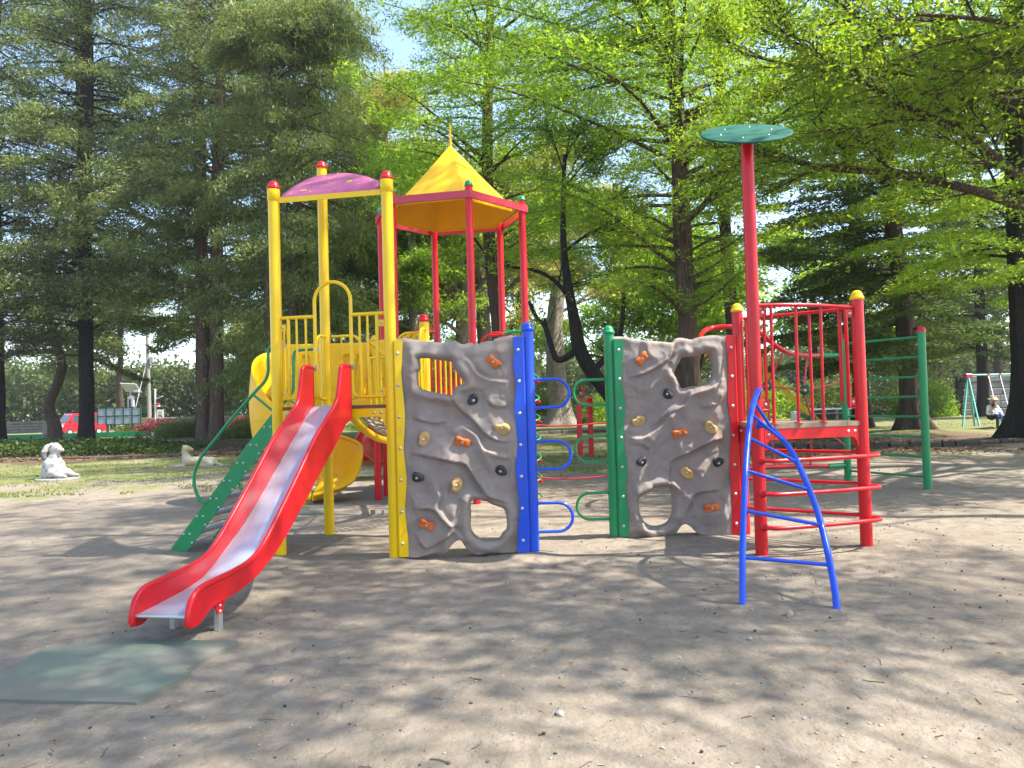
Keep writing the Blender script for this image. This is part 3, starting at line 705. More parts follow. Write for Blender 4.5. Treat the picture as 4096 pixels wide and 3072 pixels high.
def climbing_wall(par, A, B, D, seed, flangeL, flangeR, label):
    A = Vector((A[0], A[1], 0)); B = Vector((B[0], B[1], 0)); d = (B - A).normalized(); nrm = Vector((d.y, -d.x, 0)); W = (B - A).length
    top = smooth_poly(D['top'], False); bot = smooth_poly(D['bot'], False)
    outer = [(.03, top[0][1])] + top + [(W - .03, top[-1][1])] + [(W - .03, bot[-1][1])] + bot[::-1] + [(.03, bot[0][1])]
    holes = [smooth_poly(D['hole1']), smooth_poly(D['hole2'])]
    st_ = 0.0135
    us = np.arange(0, W + st_, st_); zs = np.arange(-.03, 2.25, st_)
    U, Z = np.meshgrid(us, zs)
    cu, cz = (U[:-1, :-1] + st_ / 2), (Z[:-1, :-1] + st_ / 2)
    keep = pip(outer, cu, cz)
    for h in holes: keep &= ~pip(h, cu, cz)
    PU, PZ = U.copy(), Z.copy()
    # vertices on the boundary snap to the outline
    cnt = np.zeros(U.shape, int)
    for a in (0, 1):
        for c in (0, 1):
            cnt[a:a + keep.shape[0], c:c + keep.shape[1]] += keep
    edge = (cnt > 0) & (cnt < 4)
    bd = np.full(U.shape, 1e9)
    hd = np.full(U.shape, 1e9)
    for k, pl in enumerate([outer] + holes):
        dd, sg, t, bx, by = near(pl, U, Z)
        m_ = edge & (dd < bd) & (dd < st_ * 1.5)
        PU = np.where(m_, bx, PU); PZ = np.where(m_, by, PZ)
        bd = np.minimum(bd, dd)
        if k: hd = np.minimum(hd, dd)
    # relief
    Hh = np.zeros(U.shape)
    for k, key in enumerate(['l1', 'l2', 'l3', 'l4', 'l5', 'l6', 'l7', 'l8', 'l9']):
        pl = smooth_poly(D[key], False, 4)
        dd, sg, t, _, _ = near(pl, U, Z, False)
        up_ = np.where(sg > 0, 1, 0) if pl[-1][0] > pl[0][0] else np.where(sg < 0, 1, 0)
        amp = LEDGE[seed][k]
        fade = np.clip(np.minimum(t, 1 - t) * 5, 0, 1) ** .7
        if amp < 0:
            amp = -amp; up_ = 1 - up_
        ed = np.clip(dd / .012, 0, 1)
        Hh += amp * fade * np.where(up_ > 0, (.35 * np.exp(-dd / .22) + .75 * np.exp(-dd / .09)) * (0.25 + .75 * ed), -0.35 * np.exp(-dd / .035) * ed)
    nz_ = np.zeros(U.shape)
    for i in range(U.shape[0]):
        for j in range(U.shape[1]):
            q = (U[i, j] * 1.9 + seed * 7.3, Z[i, j] * 1.9, seed)
            a = noise.noise(q)
            rdg = 1 - abs(noise.noise((q[0] * 1.3 + 4, q[1] * 1.3, 2.0))) * 2.2
            f = noise.cell((q[0] * 1.2, q[1] * 1.2, 5.0))
            nz_[i, j] = (.055 * a + .050 * max(0, rdg - .42) + .016 * noise.noise((q[0] * 3.1, q[1] * 3.1, 8.0)) + .004 * noise.noise((q[0] * 9, q[1] * 9, 3.0))) + .018 * facet(q[0] * 2.2, q[1] * 2.2, seed)
    Hh = Hh * 1.05 + nz_
    edgeU = np.clip(np.minimum(U - .05, W - .05 - U) / .16, 0, 1)
    Hh = Hh * edgeU
    Hh += (.034 + .45 * np.clip(nz_, -.06, .06)) * np.exp(-((hd - .055) / .05) ** 2)                      # rounded lip round the openings
    roll = np.clip(hd / .05, 0, 1); Hh -= .055 * (1 - np.sqrt(np.clip(1 - (1 - roll) ** 2, 0, 1)))
    bt = np.clip(np.minimum(np.interp(U, [p[0] for p in top], [p[1] for p in top]) - Z, .05) / .05, 0, 1)
    Hh -= .05 * (1 - np.sqrt(np.clip(1 - (1 - bt) ** 2, 0, 1)))
    front = .045 + Hh
    idx = -np.ones(U.shape, int); used = np.argwhere(cnt > 0)
    vs = []
    for k, (i, j) in enumerate(used):
        idx[i, j] = k; p = A + d * float(PU[i, j]) + nrm * float(front[i, j]); vs.append((p.x, p.y, float(PZ[i, j])))
    n0 = len(vs)
    for (i, j) in used:
        p = A + d * float(PU[i, j]) + nrm * float(min(-.045 , front[i, j] - .04) if edge[i, j] else -.055 + Hh[i, j] * .5); vs.append((p.x, p.y, float(PZ[i, j])))
    fs = []; ec = {}
    for i, j in np.argwhere(keep):
        q = (idx[i, j], idx[i, j + 1], idx[i + 1, j + 1], idx[i + 1, j])
        fs.append(q); fs.append(tuple(n0 + x for x in q[::-1]))
        for a, c in zip(q, q[1:] + q[:1]):
            ec[(a, c)] = 1
    for (a, c) in ec:
        if (c, a) not in ec: fs.append((c, a, n0 + a, n0 + c))
    b = MB(); b.add(vs, fs, 0, True)
    w = b.build('climbing_wall', ROCK, par)
    w['label'] = label
    ff = lambda u, z: float(front[min(max(int(round((z + .03) / st_)), 0), U.shape[0] - 1), min(max(int(round(u / st_)), 0), U.shape[1] - 1)])
    # flanges: wavy painted strips bolted over both edges
    for key, bk, side, mt in (('f1', 'b1', 0, flangeL), ('f2', 'b2', 1, flangeR)):
        P = smooth_poly(D[key], False, 4)
        x0 = PR * .9 if side == 0 else W - PR * .9
        loop = [(x0, P[0][1])] + P + [(x0, P[-1][1])]
        b = MB(); off = .062
        b.prism([A + d * a + nrm * off + Vector((0, 0, z)) for a, z in loop], nrm * .012 if side == 0 else nrm * .012)
        fl = b.build('mounting_flange', mt, w)
        b = MB(); xs_ = PR * 1.0 if side == 0 else W - PR * 1.0
        zt = P[0][1]
        b.tube([A + d * xs_ + nrm * (off - .006) + Vector((0, 0, P[-1][1])), A + d * xs_ + nrm * (off - .006) + Vector((0, 0, zt))], .02, 8)
        b.build('hinge_tube', mt, w)
        for u, z in D[bk]:
            b = MB(); b.bolt(A + d * u + nrm * (off + .012) + Vector((0, 0, z)), nrm, .0125, 0, .009); b.build('bolt', ZINC, w)
    # holds
    for key, mt in (('ho', HOR), ('ht', HTA), ('hd', HGY)):
        for q, (u, z) in enumerate(D[key]):
            an = HANG[seed][key][q]
            f0 = max(ff(u + a, z + c) for a in (-.03, 0, .03) for c in (-.03, 0, .03)) 
            cen = A + d * u + nrm * (f0 - .012) + Vector((0, 0, z))
            e1 = d * math.cos(an) + Vector((0, 0, math.sin(an))); e2 = Vector((0, 0, math.cos(an))) - d * math.sin(an)
            b = MB(); n = 24; rings = []
            for rr, hh in ((1.0, 0), (1.0, .016), (.93, .032), (.74, .044), (.42, .047), (.16, .040)):
                ring = []
                for j in range(n):
                    a = 2 * math.pi * j / n
                    if key == 'ho': rx = .082; ry = .050; k2 = 1 - .20 * math.cos(4 * a) + .07 * math.sin(a * 2 + q) + .05 * math.sin(3 * a + q)
                    elif key == 'ht': rx = .080; ry = .060; k2 = 1 - .34 * math.exp(-((a - 1.9) / .42) ** 2) + .08 * math.cos(a + .6)
                    else: rx = .060; ry = .048; k2 = 1 + .14 * math.sin(a + .7) + .09 * math.sin(3 * a + q)
                    ring.append(cen + e1 * (rx * k2 * rr * math.cos(a)) + e2 * (ry * k2 * rr * math.sin(a)) + nrm * (hh + (.012 * math.cos(a * 2 + q) * rr * (1 if hh > .02 else 0)) + (.012 * math.sin(a) if hh > .03 else 0)))
                rings.append(ring)
            vs = [p for r_ in rings for p in r_]
            fs = [(i * n + j, i * n + (j + 1) % n, (i + 1) * n + (j + 1) % n, (i + 1) * n + j) for i in range(5) for j in range(n)] + [tuple(range(5 * n, 6 * n))]
            b.add(vs, fs, 0, True)
            b.bolt(cen + nrm * .038, nrm, .013, 1, .012)
            b.build('hold', [mt, ZINC], w)
    return w
LEDGE = {1: [.07, .04, -.06, .05, .05, -.06, .035, .04, -.05], 2: [.06, -.05, .07, .03, .035, .05, .05, .04, -.05]}
HANG = {1: dict(ho=[-.75, -.25, -.35], ht=[-.15, 1.2, 1.25], hd=[1.0, -.35, -.5]), 2: dict(ho=[.75, .3, .2], ht=[.35, -1.0, -.9], hd=[-1.0, .8, .4])}
climbing_wall(FR, YRp, (.169, 7.424), WL, 1, YEL, BLU, 'grey moulded rock wall between yellow and blue posts')
post(FR, .169, 7.424, 2.245, BLU, BLU)
def bar_loop(par, x, y, z0, z1, dx, mt):
    """a horizontal D of tube standing out from a post"""
    r = (z1 - z0) / 2; s = 1 if dx > 0 else -1
    xe = x + dx - s * r
    P = [Vector((x + s * PR * .8, y, z1)), Vector((xe, y, z1))] + [Vector((xe + s * r * math.sin(a), y, z1 - r + r * math.cos(a))) for a in np.linspace(.2, math.pi - .2, 12)] + [Vector((xe, y, z0)), Vector((x + s * PR * .8, y, z0))]
    b = MB(); b.tube(P, .0155, 10)
    for z in (z0, z1):
        b.lathe([(.026, 0), (.026, .006), (.017, .01)], (x + s * (PR - .004), y, z), (s, 0, 0), 10)
    b.build('grip_loop', mt, par)
for z0, z1 in ((1.449, 1.730), (.834, 1.113), (.215, .498)): bar_loop(FR, .169, 7.424, z0, z1, .40, BLU)
shift(FR, (-1.8, 8.1, 0))

# ------------------------------------------------------------------ hexagonal tower behind
HX = thing('play_structure', 'hexagonal red posted tower with yellow pyramid roof and spiral slides behind the left rock wall', 'play structure')
hc = Vector((-.965, 12.41, 0)); HR = 1.235
hp = []
for k in range(6):
    a = math.radians(-71.7 + 60 * k); hp.append(hc + Vector((math.cos(a), math.sin(a), 0)) * HR)
for p in hp: post(HX, p.x, p.y, 4.85, RED, GRN)
def ring_seg(p, q, mt):
    d = (q - p).normalized(); n = Vector((d.y, -d.x, 0))
    o1 = .085; th = .035
    e = (o1) * math.tan(math.radians(30)); e2 = (o1 - th) * math.tan(math.radians(30))
    b = MB()
    a0 = p + n * o1 - d * e; a1 = q + n * o1 + d * e; c0 = p + n * (o1 - th) - d * e2; c1 = q + n * (o1 - th) + d * e2
    z0, z1 = 4.63, 4.745
    vs = [x + Vector((0, 0, z)) for z in (z0, z1) for x in (a0, a1, c1, c0)]
    b.add(vs, [(3, 2, 1, 0), (4, 5, 6, 7), (0, 1, 5, 4), (1, 2, 6, 5), (2, 3, 7, 6), (3, 0, 4, 7)])
    return b.build('ring_beam', mt, HX)
for k in range(6): ring_seg(hp[k], hp[(k + 1) % 6], REDF)
ap = hc + Vector((.04, 0, 5.885))
b = MB()
inset = [hc + (p - hc) * .90 for p in hp]; ez = 4.70
for k in range(6):
    p, q = inset[k], inset[(k + 1) % 6]
    n_ = 6
    m_ = (p + q) / 2
    for i in range(n_):
        s0, s1 = i / n_, (i + 1) / n_
        f = lambda P, s: Vector((P.x, P.y, ez)) * (1 - s) + ap * s + Vector((0, 0, -.018 * math.sin(math.pi * s)))
        if i < n_ - 1: b.add([f(p, s0), f(q, s0), f(q, s1), f(p, s1)], [(0, 1, 2, 3)])
        else: b.add([f(p, s0), f(q, s0), ap], [(0, 1, 2)])
    b.add([Vector((p.x, p.y, ez - .05)), Vector((q.x, q.y, ez - .05)), Vector((q.x, q.y, ez)), Vector((p.x, p.y, ez))], [(0, 1, 2, 3)])
rf = b.build('roof', YPL, HX)
b = MB(); b.tube([ap - Vector((0, 0, .04)), ap + Vector((0, 0, .34))], [.025, .012], 8); b.build('spire', YPL, rf)
b = MB(); dk = [Vector((p.x, p.y, 1.58)) for p in hp]; b.prism(dk, (0, 0, .05)); b.build('deck', DECK, HX)
for k in range(6):
    p, q = hp[k], hp[(k + 1) % 6]
    b = MB(); d = (q - p).normalized(); n = Vector((d.y, -d.x, 0))
    b.prism([p + n * .02 + d * .05 + Vector((0, 0, 1.48)), q + n * .02 - d * .05 + Vector((0, 0, 1.48)), q + n * .02 - d * .05 + Vector((0, 0, 1.575)), p + n * .02 + d * .05 + Vector((0, 0, 1.575))], -n * .04)
    b.build('deck_beam', RED, HX)
# red rail loops at its posts (their tops show above the wall)
for k, (a0, a1, zt) in enumerate(((0, 1, 2.30), (1, 2, 2.44), (2, 3, 2.35), (3, 4, 2.35), (4, 5, 2.3), (5, 0, 2.30))):
    p, q = hp[a0], hp[a1]; d = (q - p).normalized()
    loop_rail(HX, p + d * PR, p + d * .38, 1.66, zt, RED, nb=2)
    loop_rail(HX, q - d * PR, q - d * .38, 1.66, zt + .02, RED, nb=2)
for (p, q, zz) in ((hp[1], hp[2], 2.10), (hp[3], hp[4], 2.12)):
    m_ = (p + q) / 2; d = (q - p).normalized()
    b = MB(); b.tube([m_ - d * .3 + Vector((0, 0, 1.65)), m_ - d * .3 + Vector((0, 0, zz + .12))] + arc(m_ + Vector((0, 0, zz + .12)), .3, math.pi, 0, d, (0, 0, 1), 14) + [m_ + d * .3 + Vector((0, 0, 1.65))], .018, 8)
    b.build('hoop', RED, HX)
# second hoop nearer, with a green overhead tube running to the right
b = MB(); cx = Vector((-.20, 10.75, 2.27)); b.tube([cx + Vector((-.26, 0, -.9)), cx + Vector((-.26, 0, 0))] + arc(cx, .26, math.pi, 0, (1, 0, 0), (0, 0, 1), 14) + [cx + Vector((.26, 0, -.9))], .018, 8); b.build('hoop', RED, HX)
rail(HX, [(-.12, 10.75, 2.50), (.0, 10.75, 2.535), (.14, 10.75, 2.535), (.22, 10.75, 2.50), (.26, 10.75, 2.40)], .023, GRN, 'overhead_tube')
rail(HX, [(-.30, 10.75, 2.49), (-.12, 10.75, 2.50)], .024, RED, 'tube_sleeve')
rail(HX, [(-1.66, 11.45, 2.55), (-1.45, 11.2, 2.64), (-1.2, 10.6, 2.62), (-1.05, 10.2, 2.52), (-1.02, 9.0, 2.4)], .016, RED, 'overhead_tube')
# yellow moulded barrier with slots, left of the hexagon
def barrier(p0, p1, z0, z1, par, slots, mt=YPL, th=.13):
    p0 = Vector(p0); p1 = Vector(p1); d = (p1 - p0).normalized(); n = Vector((d.y, -d.x, 0)); Lg = (p1 - p0).length
    res = .02
    us = np.arange(0, Lg + res / 2, res); zs = np.arange(z0, z1 + res / 2, res)
    U, Z = np.meshgrid(us, zs); Hh = np.zeros(U.shape)
    for (u0, w0, ua, za, zb) in slots:
        uc = u0 + (Z - za) / (zb - za) * ua
        inside = (np.abs(U - uc) < w0) & (Z > za) & (Z < zb)
        Hh = np.where(inside, -.06, Hh)
    e = np.minimum(np.minimum(U, Lg - U), np.minimum(Z - z0, z1 - Z)); Hh += -.03 * (1 - np.sqrt(np.clip(1 - (1 - np.clip(e / .04, 0, 1)) ** 2, 0, 1)))
    ny, nx = U.shape
    V = []
    for s_ in (1, -1):
        for i in range(ny):
            for j in range(nx):
                p = p0 + d * float(U[i, j]) + n * float(s_ * (th / 2 + Hh[i, j])); V.append((p.x, p.y, float(Z[i, j])))
    F = []
    o = nx * ny
    for i in range(ny - 1):
        for j in range(nx - 1):
            a = i * nx + j; F.append((a, a + 1, a + nx + 1, a + nx)); F.append((o + a, o + a + nx, o + a + nx + 1, o + a + 1))
    for i in range(ny - 1):
        a = i * nx; F.append((a, a + nx, o + a + nx, o + a)); a += nx - 1; F.append((a, o + a, o + a + nx, a + nx))
    for j in range(nx - 1):
        a = j; F.append((a, o + a, o + a + 1, a + 1)); a += (ny - 1) * nx; F.append((a, a + 1, o + a + 1, o + a))
    b = MB(); b.add(V, F, 0, True); o_ = b.build('slotted_panel', mt, par)
    bo = MB()
    for u in (.08, Lg - .08): bo.bolt(p0 + d * u + n * (th / 2) + Vector((0, 0, z1 - .09)), n, .018)
    bo.build('bolt', ZINC, o_, 'stuff')
    return o_
barrier((-3.70, 11.9, 0), (-2.22, 11.95, 0), 1.50, 2.55, HX, [(.32 + .21 * k, .045, -.12 if k < 3 else .12, 1.62, 2.36) for k in range(6)])
barrier((-2.18, 11.80, 0), (-1.75, 11.45, 0), 1.45, 2.55, HX, [(.12, .03, .06, 1.6, 2.3), (.26, .03, .06, 1.6, 2.3)])
barrier((-3.55, 11.1, 0), (-3.05, 11.0, 0), 1.35, 1.98, HX, [(.25, .03, .02, 1.45, 1.8)])
for x in (-3.72, -2.2):
    post(HX, x, 11.85 if x < -3 else 12.0, 1.55 if x < -3 else 2.6, YEL if x < -3 else RED, YEL)
# yellow and red barred barriers seen through the wall opening
def barred(par, p0, p1, z0, z1, n, mt, r=.0125):
    p0 = Vector(p0); p1 = Vector(p1)
    for z in (z0, z1): rail(par, [p0 + Vector((0, 0, z)), p1 + Vector((0, 0, z))], .018, mt, 'rail')
    for i in range(n):
        q = p0.lerp(p1, (i + .5) / n); rail(par, [q + Vector((0, 0, z0)), q + Vector((0, 0, z1))], r, mt, 'bar', 6)
barred(HX, (-1.05, 9.9, 0), (-.20, 10.3, 0), 1.42, 2.22, 13, YEL)
barred(HX, (-1.5, 11.15, 0), (-.55, 11.2, 0), 1.62, 2.3, 11, RED)
barred(HX, (-2.05, 10.6, 0), (-1.25, 10.2, 0), 1.30, 2.2, 10, YEL)
rail(HX, [(-.62, 9.7, 1.55), (-.62, 9.7, 1.86), (-.60, 9.7, 1.93), (-.54, 9.7, 1.95), (-.48, 9.7, 1.90), (-.46, 9.7, 1.75), (-.45, 9.7, 1.5)], .016, YEL, 'grip_loop')
rail(HX, [(-1.23, 9.1, 1.6), (-1.23, 9.1, 2.2), (-1.2, 9.08, 2.33), (-1.1, 9.0, 2.36), (-1.03, 8.7, 2.35)], .018, YEL, 'grip_loop')
rail(HX, [(-1.42, 9.5, 1.6), (-1.42, 9.5, 2.2), (-1.38, 9.48, 2.33), (-1.28, 9.4, 2.40), (-1.15, 9.3, 2.40), (-1.10, 9.2, 2.3)], .018, YEL, 'grip_loop')
rail(HX, [(-1.30, 9.3, 1.6), (-1.30, 9.3, 2.1), (-1.26, 9.3, 2.18), (-1.2, 9.3, 2.1), (-1.2, 9.3, 1.6)], .015, YEL, 'grip_loop')
# sloping yellow rail of the net bridge, its yellow side tube and the rope net
rail(HX, [(-1.72, 8.95, 2.30), (-1.62, 9.4, 2.16), (-1.5, 10.0, 2.0), (-1.3, 10.5, 1.95)], .016, YEL, 'bridge_handrail')
rail(HX, [(-1.98, 8.95, 1.44), (-1.86, 9.2, 1.24), (-1.70, 9.5, 1.09), (-1.50, 9.9, 1.04), (-1.35, 10.3, 1.10), (-1.30, 10.7, 1.30), (-1.30, 11.2, 1.5)], .045, YEL, 'bridge_side_tube', n=12)
net = MB()
ex = [Vector((-1.86 + .12 * 0, 8.95, 1.44)), Vector((-1.72, 9.2, 1.24)), Vector((-1.56, 9.5, 1.13)), Vector((-1.36, 9.9, 1.10)), Vector((-1.22, 10.3, 1.16)), Vector((-1.16, 10.7, 1.34))]
ey = [q + Vector((.75, -.1 + .0, .03)) for q in ex]
ca = catmull(ex, 4); cb = catmull(ey, 4)
for i in range(len(ca)):
    a, c = ca[i], cb[i]
    net.tube([a, a.lerp(c, .5) - Vector((0, 0, .10)), c], .012, 5)
for k in range(7):
    t = k / 6
    net.tube([a.lerp(c, t) - Vector((0, 0, .10 * math.sin(math.pi * t))) for a, c in zip(ca, cb)], .013, 5)
net.tube([p + Vector((0.01, 0, 0)) for p in ca], .03, 6)
net.build('rope_net', ROPE, HX)

def spiral_slide(par, c, R0, R1, a0, a1, z0, z1, mt, wall_out, wall_in, label, n=72, name='spiral_slide', flare=0.0, ribs=False):
    c = Vector(c); b = MB()
    prof = []
    # section from inner rim to outer rim: (fraction across, height)
    for q in range(0, 15):
        t = q / 14
        zz = (wall_in * max(0, 1 - t / .28) ** 1.6) + (wall_out * max(0, (t - .52) / .48) ** 1.35)
        prof.append((t, zz))
    ring_n = len(prof)
    vs = []; m = n + 1
    for i in range(m):
        s = i / n; a = a0 + (a1 - a0) * s
        z = z0 + (z1 - z0) * s ** .66
        ez = min(1, max(0, (s - .72) / .16))
        kk = 1 - .78 * ez * ez * (3 - 2 * ez)
        for t, zz in prof:
            r = R0 + (R1 - R0) * t
            rib = .012 * math.sin(t * 26) if ribs and t > .5 else 0
            vs.append(c + Vector((math.cos(a) * (r + rib), math.sin(a) * (r + rib), z + zz * kk)))
    off = len(vs)
    for i in range(m):
        s = i / n; a = a0 + (a1 - a0) * s
        for j in range(ring_n):
            p = vs[i * ring_n + j]; t = prof[j][0]
            o_ = (.03 if t > .6 else -.02 if t < .15 else 0)
            vs.append(Vector((p.x + math.cos(a) * o_, p.y + math.sin(a) * o_, p.z - (.035 if .1 < t < .8 else .0))))
    fs = []
    for i in range(n):
        for j in range(ring_n - 1):
            q = i * ring_n + j
            fs.append((q, q + ring_n, q + ring_n + 1, q + 1)); fs.append((off + q, off + q + 1, off + q + ring_n + 1, off + q + ring_n))
        q = i * ring_n; fs.append((q, off + q, off + q + ring_n, q + ring_n)); q += ring_n - 1; fs.append((q, q + ring_n, off + q + ring_n, off + q))
    for i in (0, n):
        for j in range(ring_n - 1):
            q = i * ring_n + j; fs.append((q, q + 1, off + q + 1, off + q) if i == 0 else (q, off + q, off + q + 1, q + 1))
    b.add(vs, fs, 0, True)
    o = b.build(name, mt, par); o['label'] = label
    # thick rolled rim along the outer wall
    b = MB(); b.tube([vs[i * ring_n + ring_n - 1] for i in range(m)], .03, 8); b.build('rolled_rim', mt, o)
    return o
spiral_slide(HX, (-3.38, 12.35, 0), .14, .84, math.radians(268), math.radians(-72), 1.52, .05, YPL, .52, .16, 'yellow moulded spiral slide with a flared exit')
b = MB(); b.tube([(-3.42, 12.3, -.1), (-3.42, 12.3, 2.0)], .06, 16); b.build('slide_column', YEL, HX)
b = MB(); b.box((-3.55, 11.75, .07), (.5, .12, .18)); b.build('slide_foot', YPL, HX)
# tall outer wall of the slide's upper bend, showing left of the tower
b = MB(); n = 26; rows = 10; vs = []
for i in range(n + 1):
    a = math.radians(95 + 165 * i / n); s = i / n
    zt = 2.50 - .05 * s - 1.0 * max(0, (s - .35) / .65) ** 1.5; zb = 1.50 - .75 * s
    for j in range(rows + 1):
        q = j / rows; r = .84 + .05 * math.sin(math.pi * q)
        vs.append((-3.42 + math.cos(a) * r, 12.3 + math.sin(a) * r, zb + (zt - zb) * q))
b.add(vs, [(i * (rows + 1) + j, (i + 1) * (rows + 1) + j, (i + 1) * (rows + 1) + j + 1, i * (rows + 1) + j + 1) for i in range(n) for j in range(rows)], 0, True)
o = b.build('slide_guard', YPL, HX)
so_ = o.modifiers.new('thickness', 'SOLIDIFY'); so_.thickness = .03
spiral_slide(HX, (-2.35, 16.3, 0), .35, 1.30, math.radians(25), math.radians(25 - 200), 1.75, .25, RED, .55, .2, 'red ribbed spiral slide behind the tower', n=60, ribs=True)
b = MB(); n = 30; vs = []; rows = 14
P0 = [(-1.15, 13.9, 1.45), (-1.55, 13.75, 1.28), (-2.0, 13.7, 1.02), (-2.35, 13.85, .78), (-2.55, 14.2, .52)]
cp = catmull(P0, 7)
for i, p in enumerate(cp):
    t = (cp[min(i + 1, len(cp) - 1)] - cp[max(i - 1, 0)]).normalized(); sd_ = Vector((-t.y, t.x, 0)).normalized()
    for j in range(rows + 1):
        a = math.pi * (1.0 + j / rows); rr = .34 + .014 * math.cos(j * 2.2)
        vs.append(p + sd_ * (rr * math.cos(a)) + Vector((0, 0, rr * 1.05 * math.sin(a) + .30)))
b.add(vs, [(i * (rows + 1) + j, (i + 1) * (rows + 1) + j, (i + 1) * (rows + 1) + j + 1, i * (rows + 1) + j + 1) for i in range(len(cp) - 1) for j in range(rows)], 0, True)
o = b.build('slide_trough', RED, HX); so_ = o.modifiers.new('thickness', 'SOLIDIFY'); so_.thickness = .025
shift(HX, (-.965, 12.41, 0))
# coil climber: green helix with red pegs, right of the blue post
CC = thing('coil_climber', 'green coiled climbing pole with red foot pegs just right of the blue post', 'climber')
b = MB(); b.tube([(.26, 11.5, -.2), (.26, 11.5, 2.35)], .03, 12); b.build('pole', GRN, CC)
b = MB(); b.tube([(.26 + .155 * math.cos(a), 11.5 + .155 * math.sin(a), .05 + a / (2 * math.pi) * .305) for a in np.linspace(0, 2 * math.pi * 6.6, 160)], .014, 7); b.build('coil', GRN, CC)
for k in range(6):
    z = .30 + .305 * k; b = MB(); b.tube([(.26, 11.47, z), (.43, 11.44, z - .01)], .024, 8); b.build('peg', RED, CC)
shift(CC, (.26, 11.5, 0))
RC = thing('chain_walk', 'two sagging dark red cables strung between the blue and green posts behind', 'cable')
for z in (1.16, .375):
    rail(RC, [(.30, 11.2, z + .01), (.6, 11.1, z - .015), (.95, 11.0, z - .012), (1.4, 10.95, z + .02), (2.0, 10.9, z + .06), (2.72, 10.9, z + .12)], .012, REDF, 'cable')
b = MB(); b.tube([(.30, 11.2, -.2), (.30, 11.2, 1.25)], .02, 10); b.build('post', REDF, RC)
shift(RC, (.3, 11.2, 0))

# ------------------------------------------------------------------ right play structure
RS = thing('play_structure', 'red low tower with green disc on its tall post, blue arch ladder and rock wall', 'play structure')
BRp, RNp, RRp = (2.296, 7.003), (2.474, 8.081), (3.426, 7.313)
climbing_wall(RS, (1.076, 8.147), RNp, WR, 2, GRN, RED, 'grey moulded rock wall between green and red posts')
post(RS, 1.076, 8.147, 2.26, GRN, GRN)
for z0, z1 in ((1.456, 1.733), (.832, 1.116), (.209, .496)): bar_loop(RS, 1.076, 8.147, z0, z1, -.405, GRN)
post(RS, RNp[0], RNp[1], 2.455, RED, YEL)
post(RS, RRp[0], RRp[1], 2.455, RED, YEL)
b = MB(); b.tube([(BRp[0], BRp[1], -.25), (BRp[0], BRp[1], 3.93)], PR, 20); tp = b.build('tall_post', RED, RS)
# disc on the tall post, tilted
b = MB()
dn = Vector((-.055, -.50, .86)).normalized(); dc = Vector((2.29, 7.0, 4.0))
b.lathe([(0.0005, -.012), (.40, -.012), (.421, -.006), (.424, .002), (.419, .009), (.40, .012), (0.0005, .012)], dc, dn, 48)
dsc = b.build('canopy_disc', DGR, RS)
b = MB(); e1 = dn.orthogonal().normalized(); e2 = dn.cross(e1)
for k in range(6):
    a = k * math.pi / 3 + .3; b.bolt(dc + dn * .012 + (e1 * math.cos(a) + e2 * math.sin(a)) * .25, dn, .006)
b.build('bolt', ZINC, dsc, 'stuff')
# deck of planks
zD = 1.235
tri = [Vector((BRp[0], BRp[1], 0)), Vector((RRp[0], RRp[1], 0)), Vector((RNp[0], RNp[1], 0))]
d1 = (tri[1] - tri[0]).normalized(); n1_ = Vector((-d1.y, d1.x, 0)); W3 = (tri[1] - tri[0]).length
def D3(u, v, z): return tri[0] + d1 * u + n1_ * v + Vector((0, 0, z))
apx = (tri[2] - tri[0]).dot(d1), (tri[2] - tri[0]).dot(n1_)
u0 = -.02
edges = [-.02, .17, .43, .70, .98, W3 + .02]
for a, c in zip(edges, edges[1:]):
    def vmax(u): return apx[1] * (u / apx[0]) if u < apx[0] else apx[1] * (W3 - u) / (W3 - apx[0])
    a2, c2 = a + .003, c - .003
    q = [(a2, -.03), (c2, -.03), (c2, max(.02, vmax(min(max(c2, 0.01), W3 - .01)) + .03)), (a2, max(.02, vmax(max(a2, 0.01)) + .03))]
    if a < apx[0] < c: q.insert(3, (apx[0], apx[1] + .03))
    b = MB(); b.prism([D3(u, v, zD - .045) for u, v in q], (0, 0, .045)); b.build('plank', PLANK, RS)
beam(tri[0] - n1_ * .005, tri[1] - n1_ * .005, 1.085, 1.188, RED, RS)
beam(tri[1], tri[2], 1.085, 1.188, RED, RS)
beam(tri[2], tri[0], 1.085, 1.188, RED, RS)
# front guard: bowed top rail with bars standing on the deck
fg = sub('front_guard', RS)
rail(fg, [D3(PR, 0, 2.36), D3(.35, -.05, 2.362), D3(.7, -.055, 2.358), D3(W3 - PR, 0, 2.352)], .02, RED, 'top_rail')
for u, v in ((.17, -.02), (.44, -.02), (.715, -.025)):
    rail(fg, [D3(u, v, zD), D3(u, v - .015, 2.35)], .0155, RED, 'bar')
    b = MB(); b.lathe([(.042, 0), (.042, .006), (.02, .012)], D3(u, v, zD), (0, 0, 1), 14); b.build('foot_plate', RED, fg)
rg = sub('rear_guard', RS)
def RG(s, z, w=0.0): 
    p = tri[2].lerp(tri[1], s); return Vector((p.x + w, p.y + w, z))
rail(rg, [RG(.06, 2.345), RG(.94, 2.345)], .019, RED, 'top_rail')
for s in (.30, .62): rail(rg, [RG(s, zD), RG(s, 2.34)], .0155, RED, 'bar')
for s in (.86, .91): rail(rg, [RG(s, 1.42), RG(s, 2.34)], .02, RED, 'bar')
for p in (D3(W3 - .095, 0, 0), D3(.095, 0, 0)):
    for z in (2.29, 1.42): b = MB(); b.box(p + Vector((0, 0, z)), (.09, .014, .07), 0, Matrix.Rotation(math.atan2(d1.y, d1.x), 3, 'Z')); b.bolt(p + Vector((0, -.01, z)), (0, -1, 0), .012, 1); b.build('bracket', [RED, ZINC], fg)
